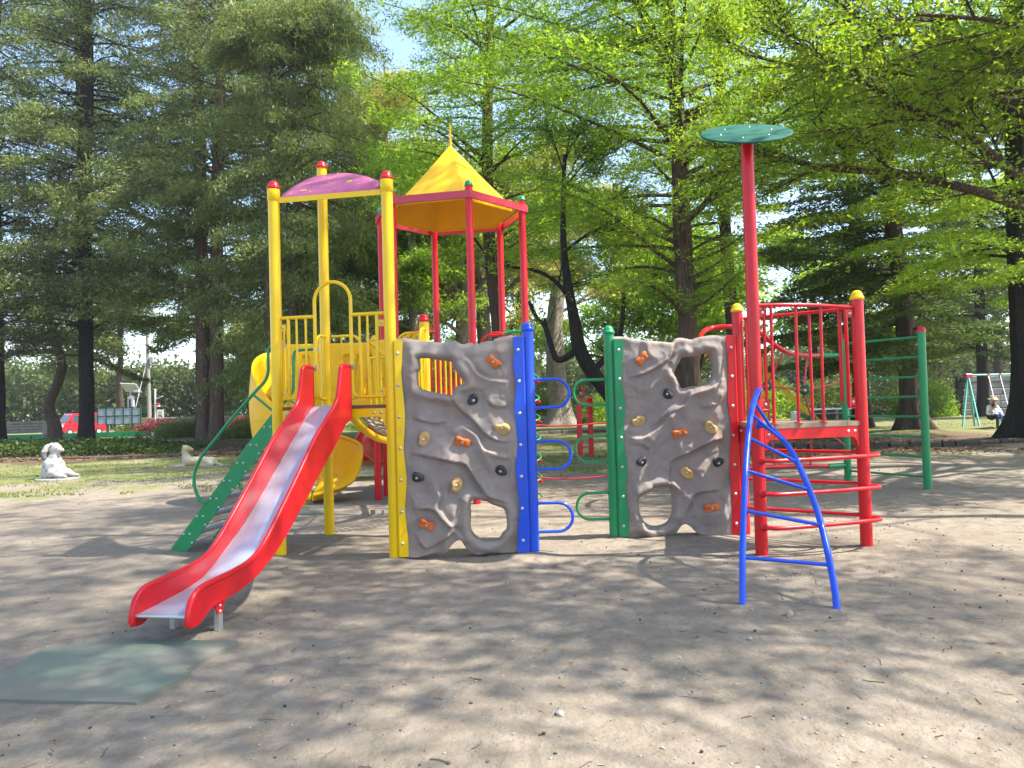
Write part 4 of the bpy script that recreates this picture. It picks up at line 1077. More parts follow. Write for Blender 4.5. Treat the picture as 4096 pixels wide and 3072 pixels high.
rail(fg, [D3(.115, 0, 1.37), D3(.115, 0, 2.34)], .016, RED, 'bar')
rail(fg, [D3(PR, 0, 1.365), D3(.13, 0, 1.365)], .018, RED, 'bottom_rail')
rail(fg, [D3(W3 - PR, 0, 1.365), D3(W3 - .14, 0, 1.365), D3(W3 - .14, 0, 2.34)], .017, RED, 'bottom_rail', smooth=False)
for off_ in (.0, .075):
    rail(RS, [(RNp[0] + .075 + off_ * .3, RNp[1] - .05, 1.30), (RNp[0] + .075 + off_ * .3, RNp[1] - .05, 2.34)], .016, RED, 'bar')
# climbing bars bowed round the front, and straight ones at the back
for z in (.90, .592, .282):
    rail(RS, [D3(-.03, -.05, z), D3(.02, -.13, z), D3(.10, -.175, z), D3(.5, -.185, z), D3(.95, -.17, z), D3(W3 + .04, -.13, z), D3(W3 + .10, -.07, z), D3(W3 + .075, .0, z), D3(W3 + .02, .03, z)], .0205, RED, 'climbing_bar', sm=5)
    b = MB(); b.lathe([(.035, 0), (.037, .03), (.024, .05)], D3(-.01, -.05, z), -n1_, 12); b.lathe([(.035, 0), (.037, .02), (.024, .035)], D3(W3 + .05, .02, z), d1, 12); b.build('bar_socket', RED, RS)
    rail(RS, [tri[2] + Vector((.03, -.05, z + .025)), tri[1] + Vector((-.02, .03, z + .022))], .0185, RED, 'climbing_bar')
# blue arch ladder
al = sub('arch_ladder', RS, 'blue two-legged arch ladder leaning on the tall red post')
LP = [(1.600, 5.335, -.06), (1.608, 5.36, .06), (1.650, 5.46, .37), (1.760, 5.725, .74), (1.875, 6.00, 1.04), (1.985, 6.24, 1.29), (2.09, 6.45, 1.445), (2.20, 6.66, 1.545), (2.262, 6.80, 1.555), (2.283, 6.92, 1.505)]
# leg points come from rays of the calibration: x/y slope kept, depth grows smoothly with height
RP = [(2.208, 5.190, -.06), (2.222, 5.235, .08), (2.248, 5.36, .26), (2.29, 5.60, .52), (2.315, 5.82, .71), (2.325, 6.05, .895), (2.33, 6.26, 1.035), (2.33, 6.46, 1.125), (2.32, 6.68, 1.20), (2.30, 6.92, 1.235)]
def path_at(P, z):
    for p, q in zip(P, P[1:]):
        if q[2] >= z: 
            t = (z - p[2]) / (q[2] - p[2]); return Vector(p).lerp(Vector(q), t)
    return Vector(P[-1])
for P in (LP, RP): rail(al, P, .0245, BLU, 'leg', n=12, sm=6)
for zl, zr in ((.331, .275), (.64, .522), (.918, .753), (1.164, .951), (1.35, 1.109), (1.456, 1.19)):
    rail(al, [path_at(LP, zl), path_at(RP, zr)], .0145, BLU, 'rung')
b = MB(); b.lathe([(.04, 0), (.04, .015), (.027, .03)], (2.295, 6.93, 1.24), (0, -1, 0), 14); b.lathe([(.036, 0), (.034, .02), (.026, .04)], (2.288, 6.945, 1.505), (0, -1, 0.2), 14); b.build('socket', BLU, al)
# wheel bridge behind: wavy top beam, low beam, discs and spokes
wb = sub('wheel_bridge', RS, 'red wavy beam with dark green discs joined by thin red bars')
rail(wb, [(2.60, 10.2, 2.26), (2.733, 10.6, 2.42), (2.955, 11., 2.525), (3.217, 11., 2.546), (3.492, 11., 2.517), (3.721, 11., 2.43), (3.891, 11.1, 2.309), (4.10, 11.25, 2.203), (4.35, 11.5, 2.145), (4.75, 11.9, 2.135), (5.20, 12.45, 2.16)], .036, RED, 'top_beam', n=12)
rail(wb, [(5.20, 12.45, 2.16), (5.62, 12.75, 2.17)], .042, GRN, 'beam_sleeve', n=12)
rail(wb, [(2.60, 10.3, .42), (3.2, 11.1, .43), (4.6, 11.9, .37), (5.3, 12.5, .30)], .036, RED, 'low_beam', n=12)
rail(wb, [(5.22, 12.42, .305), (5.66, 12.78, .28)], .042, GRN, 'beam_sleeve', n=12)
dA, dB, dC_ = Vector((3.944, 11.5, 1.66)), Vector((4.59, 11.68, 1.575)), Vector((4.72, 11.75, 1.11))
for dd_ in (dA, dB, dC_):
    b = MB(); b.lathe([(0.0005, -.015), (.075, -.015), (.082, 0), (.075, .015), (0.0005, .015)], dd_, (0.1, -1, 0), 24); b.lathe([(.022, .0), (.02, .022), (.001, .028)], dd_ + Vector((0, -.01, 0)), (0.1, -1, 0), 12, 1)
    b.build('disc', [DGR, YEL], wb)
for p, q in ((dA, Vector((4.17, 11.4, 2.15))), (dA, dB), (dB, Vector((4.78, 12.0, 2.12))), (dB, Vector((5.62, 12.70, 1.70))), (dB, dC_), (dA, Vector((3.6, 11.2, 1.6))), (dC_, Vector((4.75, 11.95, .38))), (dA + Vector((0, 0, -.03)), Vector((4.05, 11.6, .42))), (dC_, Vector((5.66, 12.72, .62))), (Vector((2.7, 10.6, 2.3)), Vector((3.3, 11.0, 1.55)))):
    rail(wb, [p + Vector((0, .03, 0)), q], .016, REDF, 'spoke')
# green ladder at the far end
gl = sub('rung_ladder', RS, 'green ladder of nine rungs between two green posts')
G1, G2 = Vector((6.379, 11.529, 0)), Vector((5.72, 12.79, 0))
for p, hcap, cm in ((G1, 2.46, RED), (G2, 2.46, RED)):
    b = MB(); b.tube([p + Vector((0, 0, -.2)), p + Vector((0, 0, hcap))], PR + .001, 18, caps=False); b.build('post', GRN, gl)
    b = MB(); b.lathe([(PR + .008, hcap - .03), (PR + .009, hcap - .004), (PR, hcap + .02), (PR * .7, hcap + .05), (.0005, hcap + .065)], p, n=18); b.build('post_cap', cm, gl)
for k in range(8):
    z = 2.36 - .311 * k; rail(gl, [G2 + Vector((0, 0, z)), G1 + Vector((0, 0, z))], .0185, GRN, 'rung')
shift(RS, (2.7, 7.5, 0))

# ------------------------------------------------------------------ rubber mats
b = MB()
for (pts, z) in (([(-2.95, 3.98), (-1.975, 3.86), (-1.885, 4.30), (-1.93, 4.33), (-1.82, 4.84), (-2.78, 4.96), (-2.82, 4.9), (-3.05, 4.8)], .03),):
    b.prism([Vector((x, y, -.03)) for x, y in pts], (0, 0, .048))
tag(b.build('rubber_mat', MATT), 'thin grey-green rubber mat half buried in sand before the red slide', 'mat')
b = MB(); b.prism([Vector((x, y, -.03)) for x, y in ((-3.3, 10.6), (-2.75, 10.55), (-2.6, 11.3), (-3.2, 11.4))], (0, 0, .045))
tag(b.build('rubber_mat', MATT), 'small green rubber mat at the foot of the yellow spiral slide', 'mat')

# ------------------------------------------------------------------ statues, people
def capsule_mesh(parts, voxel, name, mats, parent=None, smooth_it=4, regions=None):
    """one continuous surface grown round tapered limbs: parts = [(p0, p1, r0, r1, squash)]"""
    b = MB()
    for p0, p1, r0, r1 in parts:
        p0 = Vector(p0); p1 = Vector(p1); n = 8
        ax = p1 - p0
        if ax.length < 1e-4: ax = Vector((0, 0, 1e-3)); p1 = p0 + ax
        L_ = ax.length; axn = ax.normalized()
        prof = [(0.0005, -r0)] + [(r0 * math.sin(t), -r0 * math.cos(t)) for t in (.4, .8, 1.2)] + [(r0, 0)] + [(r1, L_)] + [(r1 * math.cos(t), L_ + r1 * math.sin(t)) for t in (.4, .8, 1.2)] + [(0.0005, L_ + r1)]
        b.lathe(prof, p0, axn, 14)
    me = bpy.data.meshes.new(name); me.from_pydata(b.v, [], b.f); me.update()
    o = bpy.data.objects.new(name + '_tmp', me); C.objects.link(o)
    rm = o.modifiers.new('r', 'REMESH'); rm.mode = 'VOXEL'; rm.voxel_size = voxel
    s_ = o.modifiers.new('s', 'SMOOTH'); s_.iterations = smooth_it; s_.factor = .5
    dg = bpy.context.evaluated_depsgraph_get()
    me2 = bpy.data.meshes.new_from_object(o.evaluated_get(dg))
    bpy.data.objects.remove(o)
    me2.materials.clear()
    for x in mats: me2.materials.append(x)
    n = len(me2.polygons); me2.polygons.foreach_set('use_smooth', np.ones(n, bool))
    if regions:
        cc = np.zeros(n * 3); me2.polygons.foreach_get('center', cc); cc = cc.reshape(-1, 3)
        me2.polygons.foreach_set('material_index', np.array([regions(*q) for q in cc], dtype=np.int32))
    me2.name = name
    return link(name, me2, parent)
def place(o, loc, rz=0, sc=1):
    o.location = loc; o.rotation_euler = (0, 0, rz); o.scale = (sc, sc, sc)
# seated rabbit figure with long grey-tipped ears, facing right
sx = [((0, 0, .17), (0.0, 0, .30), .235, .215), ((.0, 0, .28), (.02, 0, .46), .20, .125), ((.03, 0, .46), (.07, 0, .56), .095, .08),
      ((.04, 0, .66), (.08, 0, .675), .12, .105), ((.12, 0, .64), (.22, 0, .63), .07, .045), ((.22, 0, .63), (.25, 0, .625), .042, .03),
      ((.03, -.075, .44), (.10, -.15, .33), .055, .048), ((.10, -.15, .33), (.17, -.10, .24), .048, .04), ((.03, .075, .44), (.10, .15, .33), .055, .048), ((.10, .15, .33), (.17, .10, .24), .048, .04),
      ((-.02, -.12, .12), (.20, -.17, .14), .11, .085), ((.20, -.17, .12), (.38, -.17, .07), .075, .05), ((-.02, .12, .12), (.20, .17, .14), .11, .085), ((.20, .17, .12), (.38, .17, .07), .075, .05), ((.38, -.17, .06), (.44, -.17, .075), .05, .045), ((.38, .17, .06), (.44, .17, .075), .05, .045)]
st_b = thing('rabbit_statue', 'white painted seated rabbit statue with long ears hanging back, on the sandy edge', 'statue')
o = capsule_mesh(sx, .02, 'body', [STAT], st_b)
ears = [((.02, -.06, .74), (-.06, -.10, .70), .05, .055), ((-.06, -.10, .70), (-.12, -.13, .56), .06, .065), ((-.12, -.13, .56), (-.10, -.135, .46), .062, .055), ((.02, .06, .74), (-.06, .10, .70), .05, .055), ((-.06, .10, .70), (-.12, .13, .56), .06, .065), ((-.12, .13, .56), (-.10, .135, .46), .062, .055), ((.06, -.05, .76), (.0, -.05, .76), .03, .035), ((.06, .05, .76), (.0, .05, .76), .03, .035)]
e = capsule_mesh(ears, .018, 'ears', [STAT, STAG], st_b, regions=lambda x, y, z: 1 if z < .60 else 0)
b = MB()
for y in (-.075, .075): b.lathe([(.012, 0), (.008, .006), (0.0005, .008)], (.155, y, .665), (.55, y * 8, .2), 8)
b.tube([(.235, -.02, .60), (.245, 0, .595), (.235, .02, .60)], .005, 5); b.lathe([(.012, 0), (0.0005, .01)], (.25, 0, .635), (1, 0, .2), 8)
b.build('face_details', STAG, st_b)
b = MB(); b.lathe([(.43, -.05), (.43, .025), (.41, .035), (.0005, .035)], (.1, 0, 0), n=28); b.build('plinth', CONC, st_b)
place(st_b, (-10.95, 17.7, 0.0), math.radians(-12), 1.10)
# lying lion-like animal statue
lx = [((0, 0, .16), (.75, 0, .15), .15, .14), ((.0, 0, .18), (-.06, 0, .42), .15, .10), ((-.06, 0, .42), (-.05, 0, .52), .10, .10), ((-.05, 0, .54), (.05, 0, .53), .105, .08), ((.05, 0, .52), (.15, 0, .50), .065, .05),
      ((-.02, -.08, .12), (-.05, -.11, .04), .06, .05), ((-.05, -.11, .05), (-.30, -.12, .04), .05, .04), ((-.02, .08, .12), (-.30, .12, .04), .06, .04), ((.62, -.08, .16), (.78, -.14, .08), .13, .09), ((.78, -.14, .07), (.50, -.18, .05), .06, .045), ((.85, 0, .10), (1.10, -.10, .05), .045, .03), ((-.07, -.07, .62), (-.08, -.08, .63), .03, .025), ((-.07, .07, .62), (-.08, .08, .63), .03, .025)]
st_l = thing('animal_statue', 'small white and yellow statue of a resting four-legged animal beside the stairs', 'statue')
capsule_mesh(lx, .02, 'body', [STAY], st_l)
b = MB()
for y in (-.055, .055): b.lathe([(.012, 0), (0.0005, .008)], (.07, y * 1.2, .56), (.6, y * 9, .3), 8)
b.lathe([(.02, 0), (.0005, .012)], (.195, 0, .51), (1, 0, .1), 8); b.build('face_details', STAG, st_l)
b = MB(); b.prism([Vector(p) for p in ((-.45, -.3, -.05), (1.15, -.3, -.05), (1.2, .3, -.05), (-.45, .3, -.05))], (0, 0, .08)); b.build('plinth', CONC, st_l)
place(st_l, (-8.95, 20.4, 0.0), math.radians(-6), .95)

# swing frame with seats
sw = thing('swing_frame', 'teal swing frame with red corner fittings beyond the right trees', 'swing')
sp0 = Vector((18.6, 30.3, 0)); sdv = Vector((1, .12, 0)).normalized(); H_ = 2.12
apx0 = sp0 + Vector((0, 0, H_)); apx1 = sp0 + sdv * 5.6 + Vector((0, 0, H_))
for a_, nm in ((apx0, 0), (apx1, 1)):
    for dx, dy in ((-.85, -.9), (-.42, -1.3), (.62, .7)):
        q = Vector((a_.x + dx * (1 if nm == 0 else -1), a_.y + dy, 0)); rail(sw, [a_, q], .038, TEAL, 'leg')
    b = MB(); b.box(a_ + Vector((0, 0, -.03)), (.26, .22, .2), 0, None, .03); b.build('corner_fitting', REDF, sw)
rail(sw, [apx0, apx1], .04, TEAL, 'top_bar')
for k, s in enumerate((.9, 1.42, 2.5, 3.0, 3.9, 4.4)):
    b = MB(); b.box(apx0 + sdv * s, (.07, .11, .13)); b.box(apx0 + sdv * s + Vector((0, 0, -.11)), (.05, .05, .12)); b.build('hanger', REDF, sw)
for s0, s1, yo in ((.9, 1.42, -2.2 + 1.2), (2.5, 3.0, 0), (3.9, 4.4, 0)):
    for s in (s0, s1): rail(sw, [apx0 + sdv * s, apx0 + sdv * s + Vector((-.9 if yo else 0, yo * 1.9, -1.62))], .009, ZINC, 'chain')
    c_ = apx0 + sdv * (s0 + s1) / 2 + Vector((-.9 if yo else 0, yo * 1.9, -1.64)); b = MB(); b.box(c_, (.5, .16, .03)); b.build('seat', BLK, sw)
shift(sw, sp0)
# adult in straw hat sitting on the first swing with a child on the lap
px_, py_ = 17.3, 26.9
pz = .47
pe = thing('person', 'person in a straw hat and white shirt sitting on the swing', 'person')
P_ = lambda x, y, z: (x, y, z)
body = [((0, 0, .06), (0, -.02, .30), .135, .14), ((0, -.02, .30), (0, -.06, .44), .15, .12), ((-.15, -.06, .44), (.15, -.06, .44), .055, .055), ((0, -.08, .47), (0, -.12, .56), .048, .045), ((0, -.14, .62), (0, -.16, .66), .085, .08), ((0, -.22, .60), (0, -.235, .60), .022, .015),
        ((-.09, 0, .05), (-.10, -.40, .05), .085, .065), ((-.10, -.40, .05), (-.10, -.36, -.38), .062, .042), ((.09, 0, .05), (.12, -.40, .04), .085, .065), ((.12, -.40, .04), (.13, -.34, -.38), .062, .042), ((-.10, -.36, -.40), (-.10, -.52, -.43), .042, .035), ((.13, -.34, -.40), (.13, -.50, -.43), .042, .035),
        ((-.19, -.06, .42), (-.26, -.10, .18), .05, .04), ((-.26, -.10, .18), (-.10, -.32, .16), .038, .03), ((.19, -.06, .42), (.38, -.02, .22), .05, .042), ((.38, -.02, .22), (.22, -.26, .14), .038, .03), ((-.10, -.32, .16), (-.03, -.36, .15), .03, .022), ((.22, -.26, .14), (.14, -.32, .14), .03, .022)]
def reg_adult(x, y, z):
    if z > .50: return 0
    if z > .12 or abs(x) > .2: return 1 if (abs(x) < .17 or z > .2 or y > -.22) and y > -.28 else 0
    if z < -.39: return 3
    return 2
capsule_mesh(body, .018, 'body', [SKIN, SHIRT, TROUS, BLK], pe, regions=reg_adult)
b = MB(); b.lathe([(.088, .02), (.09, .0)], (0, -.15, .67), (.0, .12, 1), 16)
b.lathe([(.215, .012), (.19, -.006), (.10, .0), (.092, .07), (.075, .10), (.04, .09), (.0005, .085)], (0, -.15, .675), (.10, -.10, 1), 20); b.build('straw_hat', STRAW, pe)
place(pe, (px_, py_, pz - .0), math.radians(8), 1.0)
ch = thing('person', 'small child in jeans on the lap of the person in the straw hat', 'person')
cb = [((0, 0, .05), (0, -.01, .22), .08, .075), ((0, -.01, .26), (0, -.015, .29), .035, .03), ((0, -.02, .35), (0, -.02, .37), .075, .07), ((0, -.095, .35), (0, -.10, .35), .015, .01), ((-.05, 0, .03), (-.06, -.20, .03), .05, .04), ((-.06, -.20, .03), (-.06, -.20, -.18), .038, .028), ((.05, 0, .03), (.07, -.20, .03), .05, .04), ((.07, -.20, .03), (.08, -.21, -.18), .038, .028), ((-.06, -.20, -.19), (-.06, -.27, -.2), .03, .024), ((.08, -.21, -.19), (.08, -.28, -.2), .03, .024), ((-.09, -.01, .22), (-.13, -.08, .12), .03, .025), ((-.13, -.08, .12), (-.08, -.17, .13), .024, .018), ((.09, -.01, .22), (.13, -.08, .12), .03, .025), ((.13, -.08, .12), (.08, -.17, .13), .024, .018)]
capsule_mesh(cb, .014, 'body', [SKIN, SHIRT, JEANS], ch, regions=lambda x, y, z: 0 if z > .28 or y < -.14 and z > .09 else (1 if z > .08 else 2))
b = MB(); b.lathe([(.080, -.02), (.082, .02), (.07, .055), (.04, .08), (.0005, .085)], (0, .0, .36), (0, .35, 1), 16); b.build('hair', BLK, ch)
place(ch, (px_ - .02, py_ - .22, pz + .10), math.radians(8), .98)

# ------------------------------------------------------------------ far right: stone wall of separate blocks, far left low wall
def block_wall(name, label, cat, x0, y0, dirv, length, height, bh, bw, mt, seed, batter=0.0, cap=None, jit=.25):
    root = thing(name, label, cat); r = random.Random(seed)
    d = Vector(dirv).normalized(); n = Vector((d.y, -d.x, 0)); rows = int(height / bh)
    for row in range(rows):
        u = -r.uniform(0, bw * .6) if row else 0; u = max(u, 0); first = True
        z = row * bh
        inset = z * batter
        uu = inset; 
        while uu < length:
            w = bw * r.uniform(1 - jit, 1 + jit)
            if first and row % 2: w *= .55
            first = False
            w = min(w, length - uu)
            if w < .12: break
            c_ = Vector((x0, y0, 0)) + d * (uu + w / 2) - n * (inset * .5 + r.uniform(0, .04)) + Vector((0, 0, z + bh / 2))
            b = MB(); b.box(c_, (w - .03, .6, bh - .03), 0, Matrix.Rotation(math.atan2(d.y, d.x) + r.uniform(-.01, .01), 3, 'Z'), .035)
            b.build('stone', mt, root)
            uu += w
    b = MB(); b.box(Vector((x0, y0, height / 2)) + d * length / 2 - n * (.34 + .1 * height), (length - .1 - height * batter, .3, height - .12), 0, Matrix.Rotation(math.atan2(d.y, d.x), 3, 'Z')); b.build('wall_core', KERB, root)
    if cap:
        b = MB(); b.box(Vector((x0, y0, rows * bh + cap / 2)) + d * (length / 2 + height * batter / 2) - n * .3, (length - height * batter, .9, cap), 0, Matrix.Rotation(math.atan2(d.y, d.x), 3, 'Z'), .04); b.build('coping', mt, root)
    shift(root, (x0, y0, 0))
    return root
block_wall('stone_wall', 'dark grey block stone wall with coping behind the swing', 'wall', 27.0, 45.0, (1, .05, 0), 12.0, 2.4, .4, .95, STONE, 3, .2, .35)
block_wall('retaining_wall', 'low brown stone wall along the far left lawn behind the van', 'wall', -52.0, 72.0, (1, .02, 0), 28.0, 1.1, .27, .62, TANS, 4, 0, None)
# kerb stones along the planting strips
ks = 0
def kerb_row(pts, w0, hh, seed, label):
    r = random.Random(seed); P = catmull([(x, y, 0) for x, y in pts], 8); root = thing('stone_kerb', label, 'kerb')
    i = 0; acc = P[0].copy(); k = 1
    while k < len(P):
        w = w0 * r.uniform(.65, 1.35); q = P[k]
        while k < len(P) - 1 and (q - acc).length < w: k += 1; q = P[k]
        d = (q - acc); 
        if d.length < .1: break
        if d.length > w: q = acc + d.normalized() * w
        else: k += 1
        d = q - acc
        b = MB(); b.box((acc + q) / 2 + Vector((0, 0, hh * .32)), (d.length - .04, .24 * r.uniform(.8, 1.3), hh * r.uniform(.8, 1.25)), 0, Matrix.Rotation(math.atan2(d.y, d.x) + r.uniform(-.06, .06), 3, 'Z') @ Matrix.Rotation(r.uniform(-.06, .06), 3, 'X'), .04)
        b.build('stone', KERB, root); acc = q
    shift(root, (P[0].x, P[0].y, 0))
kerb_row([(3.2, 21.6), (6.5, 21.0), (10.5, 20.1), (14.5, 19.3), (19, 18.6)], .42, .22, 5, 'row of dark kerb stones under the right trees')
kerb_row([(-1.5, 31.5), (1, 34.5), (4, 35.5), (7, 33.0)], .6, .18, 6, 'row of low kerb stones on the lawn between the blue and green posts')
kerb_row([(-4.6, 21.5), (-3.4, 21.9), (-2.4, 21.7)], .5, .25, 8, 'short row of kerb stones behind the yellow spiral slide')
kerb_row([(-22, 25.5), (-17, 25.8), (-12, 25.6), (-8, 26.5)], .5, .10, 9, 'low stone edging along the planting bed behind the rabbit statue')

# ------------------------------------------------------------------ van
vn = thing('van', 'small red van parked on the far left behind the tree trunks', 'van')
vb = [(-1.65, .28), (-1.68, .62), (-1.60, .90), (-1.38, 1.02), (-.95, 1.66), (-.80, 1.76), (1.45, 1.80), (1.62, 1.72), (1.68, 1.0), (1.68, .28)]
b = MB(); hw = .72
lv = []
for s, k in ((-1, 1), (1, 1)):
    pass
vs = []; 
for y, sc_ in ((-hw, 1), (hw, 1)):
    for x, z in vb: vs.append((x, y * (1 - .10 * max(0, (z - .95)) / .85), z))
n = len(vb); b.add(vs, [tuple(range(n)), tuple(range(n, 2 * n))[::-1]] + [(i, n + i, n + (i + 1) % n, (i + 1) % n) for i in range(n)])
b.build('body', VANR, vn)
def vq(name, pts, mt, y0=None): 
    b = MB(); b.add([Vector(p) for p in pts], [tuple(range(len(pts)))]); o = b.build(name, mt, vn); m_ = o.modifiers.new('t', 'SOLIDIFY'); m_.thickness = .02; m_.offset = 0
yy = lambda z, s: s * (hw * (1 - .10 * max(0, z - .95) / .85) + .008)
vq('windscreen', [(-1.375, -.60, 1.06), (-1.375, .60, 1.06), (-.975, .55, 1.64), (-.975, -.55, 1.64)], GLASS)
for s in (-1, 1):
    for xa, xb, xt0, xt1 in ((-1.05, -.35, -.78, -.35), (-.25, .62, -.25, .62), (.72, 1.50, .72, 1.46)):
        vq('side_window', [(xa, yy(1.08, s), 1.08), (xb, yy(1.08, s), 1.08), (xt1, yy(1.60, s), 1.60), (xt0, yy(1.60, s), 1.60)], GLASS)
    for x in (-1.15, 1.10):
        b = MB(); b.lathe([(.0005, -.08), (.26, -.08), (.28, -.05), (.28, .05), (.26, .08), (.17, .08)], (x, s * .66, .27), (0, s, 0), 20); w = b.build('wheel', BLK, vn)
        b = MB(); b.lathe([(.17, .075), (.15, .06), (.05, .085), (.0005, .09)], (x, s * .66, .27), (0, s, 0), 14); b.build('rim', LGY, w)
    b = MB(); b.box((-1.645, s * .55, .76), (.08, .24, .24), 0, Matrix.Rotation(-.2, 3, 'Y'), .03); b.build('headlight', LAMP, vn)
    b = MB(); b.box((-1.1, s * .80, 1.12), (.08, .12, .16), 0, None, .02); b.build('mirror', VANR, vn)
b = MB(); b.box((-1.69, 0, .42), (.10, 1.40, .20), 0, None, .04); b.build('bumper', VANR, vn)
for k in range(4):
    b = MB(); b.box((-1.72, 0, .36 + .045 * k), (.10, .62, .015)); b.build('grille_slat', BLK, vn)
b = MB(); b.lathe([(.04, 0), (.0005, .01)], (-1.66, 0, .80), (-1, 0, .2), 12); b.box((-1.645, .02, .86), (.02, .22, .05)); b.build('badge', LAMP, vn)
b = MB(); b.box((-1.745, 0, .46), (.02, .30, .15)); b.build('number_plate', WHT, vn)
for k in range(5):
    a = 1.57 + k * 1.257; b = MB(); b.lathe([(.075, 0), (.06, .006), (.0005, .006)], (.62 + .10 * math.cos(a), -hw - .004, .68 + .10 * math.sin(a)), (0, -1, 0), 10); b.build('petal_mark', LGY, vn)
vn.location = (-33.75, 58.0, -.02); vn.rotation_euler = (0, 0, math.radians(57)); vn.scale = (.97, .97, .95)

# notice board: ten panels on dark posts
nb = thing('notice_board', 'dark framed board of ten pale blue panels on posts left of the solar pillar', 'board')
bx, by = -31.5, 57.0
for k in range(5):
    for j in range(2):
        b = MB(); b.box((bx + k * .66, by, 1.05 + j * .64), (.56, .04, .54)); b.build('panel', BOARD, nb)
b = MB()
for x in [-.36 + .66 * k for k in range(6)]: b.box((bx + x + .03, by, 1.38), (.07, .10, 1.36))
for z in (.72, 1.37, 2.02): b.box((bx + 1.32, by + .002, z), (3.4, .09, .06))
b.build('frame', DKF, nb)
for x in (.35, 2.3):
    b = MB(); b.box((bx + x, by + .12, .95), (.14, .12, 2.1)); b.build('post', BARKR, nb)
    b = MB(); b.tube([(bx + x, by + .1, 1.2), (bx + x + .5, by + .8, -.1)], .05, 6); b.build('stay', BARKR, nb)
shift(nb, (bx, by, 0))
# solar lamp pillar
sp = thing('solar_pillar', 'grey pillar with a tilted solar panel on top', 'pillar'); ox, oy = -34.9, 68.0
b = MB(); b.box((ox, oy, 1.55), (.50, .3, 3.2), 0, None, .03); b.build('pillar', LGY, sp)
b = MB(); b.box((ox - .03, oy - .16, 2.1), (.16, .02, 1.5)); b.build('recess', BLK, sp)
b = MB(); b.box((ox + .22, oy, 1.55), (.05, .34, 3.1)); b.build('side_plate', ZINC, sp)
b = MB(); b.box((ox - .05, oy, 3.35), (.10, .10, .5)); b.build('neck', LGY, sp)
b = MB(); b.box((ox - .05, oy + .1, 3.9), (1.5, 1.3, .07), 0, Matrix.Rotation(-.62, 3, 'X') @ Matrix.Rotation(.10, 3, 'Y')); b.build('solar_panel', LGY, sp)
b = MB(); b.box((ox + .5, oy, 3.6), (.5, .3, .25)); b.build('lamp_housing', LGY, sp)
b = MB(); b.box((ox, oy, .1), (.8, .6, .4), 0, None, .05); b.build('base', GRN, sp)
shift(sp, (ox, oy, 0))
# concrete utility pole with wires, slim camera pole with a sign
up_ = thing('utility_pole', 'tall pale concrete pole with cross arm behind the pink hedge', 'pole')
b = MB(); b.tube([(-39.1, 80, -.2), (-39.2, 80, 10.5)], [.24, .15], 14); b.build('shaft', CONC, up_)
b = MB(); b.box((-39.15, 80, 6.75), (2.3, .1, .14)); b.build('cross_arm', LGY, up_)
b = MB(); b.box((-38.7, 79.9, 7.3), (.35, .3, .6)); b.build('transformer', LGY, up_)
rail(up_, [(-39.2, 80, 7.5), (-40.6, 79, .1)], .03, WHT, 'guy_wire')
shift(up_, (-39.1, 80, 0))
sg = thing('sign_pole', 'slim white pole with a side arm, red lamp and small white sign', 'sign')
b = MB(); b.tube([(-29.800, 62.000, -0.082), (-29.800, 62.000, 3.526)], .07, 10); b.build('pole', WHT, sg)
b = MB(); b.tube([(-29.843, 62.000, 2.624), (-29.120, 61.900, 2.911)], .05, 8); b.build('arm', LGY, sg)
b = MB(); b.box((-29.545, 61.900, 2.230), (.28, .28, .2), 0, None, .04); b.build('red_lamp', REDF, sg)
b = MB(); b.box((-29.545, 61.900, 2.091), (.3, .25, .12), 0, None, .03); b.build('lamp_body', WHT, sg)
b = MB(); b.box((-29.375, 61.950, 1.435), (.56, .04, .72)); sgn = b.build('sign_face', WHT, sg)
for z_, w_, mt in ((1.95, .36, GRN), (1.80, .30, LGY), (1.62, .40, REDF), (1.54, .34, REDF)):
    b = MB(); b.box((-29.375, 61.925, z_ * .82), (w_ * .8, .01, .05)); b.build('printed_line', mt, sgn)
shift(sg, (-29.8, 62, 0))
for lab, x, y, h, w, mt in (('short white marker post beside the shrubs', -20.85, 43.0, .40, .09, WHT), ('grey weathered post beside the crooked pine', -27.0, 43.0, 1.2, .28, CONC)):
    b = MB(); b.box((x, y, h / 2 - .05), (w, w, h + .1), 0, None, .015); tag(b.build('marker_post', mt), lab, 'post')
# white motorbike behind the board
mb = thing('motorbike', 'white motorbike standing behind the notice board', 'motorbike'); mx, my = -36.9, 67.5
for dx in (0, 1.25):
    b = MB(); n = 20
    b.tube([(mx + dx + .28 * math.cos(a), my, .30 + .28 * math.sin(a)) for a in np.linspace(0, 2 * math.pi, n)], .05, 8, caps=False); w = b.build('wheel', WHT, mb)
    b = MB(); b.lathe([(.06, -.05), (.06, .05)], (mx + dx, my, .3), (0, 1, 0), 8)
    for k in range(5): b.tube([(mx + dx, my, .3), (mx + dx + .26 * math.cos(k * 1.256), my, .3 + .26 * math.sin(k * 1.256))], .012, 4)
    b.build('spokes', LGY, w)
b = MB(); b.tube([(mx + .1, my, .5), (mx + .35, my, .85), (mx + .9, my, .75), (mx + 1.3, my, .7)], [.08, .13, .12, .07], 10); b.build('fairing', WHT, mb)
b = MB(); b.box((mx + .65, my, .45), (.45, .22, .35), 0, None, .05); b.build('engine', BLK, mb)
b = MB(); b.tube([(mx, my, .3), (mx + .2, my, .95)], .03, 6); b.tube([(mx + .2, my - .3, 1.0), (mx + .2, my + .3, 1.0)], .02, 6); b.build('fork', LGY, mb)
b = MB(); b.box((mx + 1.0, my, .86), (.6, .24, .09), 0, None, .03); b.build('seat', BLK, mb)
shift(mb, (mx, my, 0)); mb.rotation_euler = (0, 0, math.radians(-8))
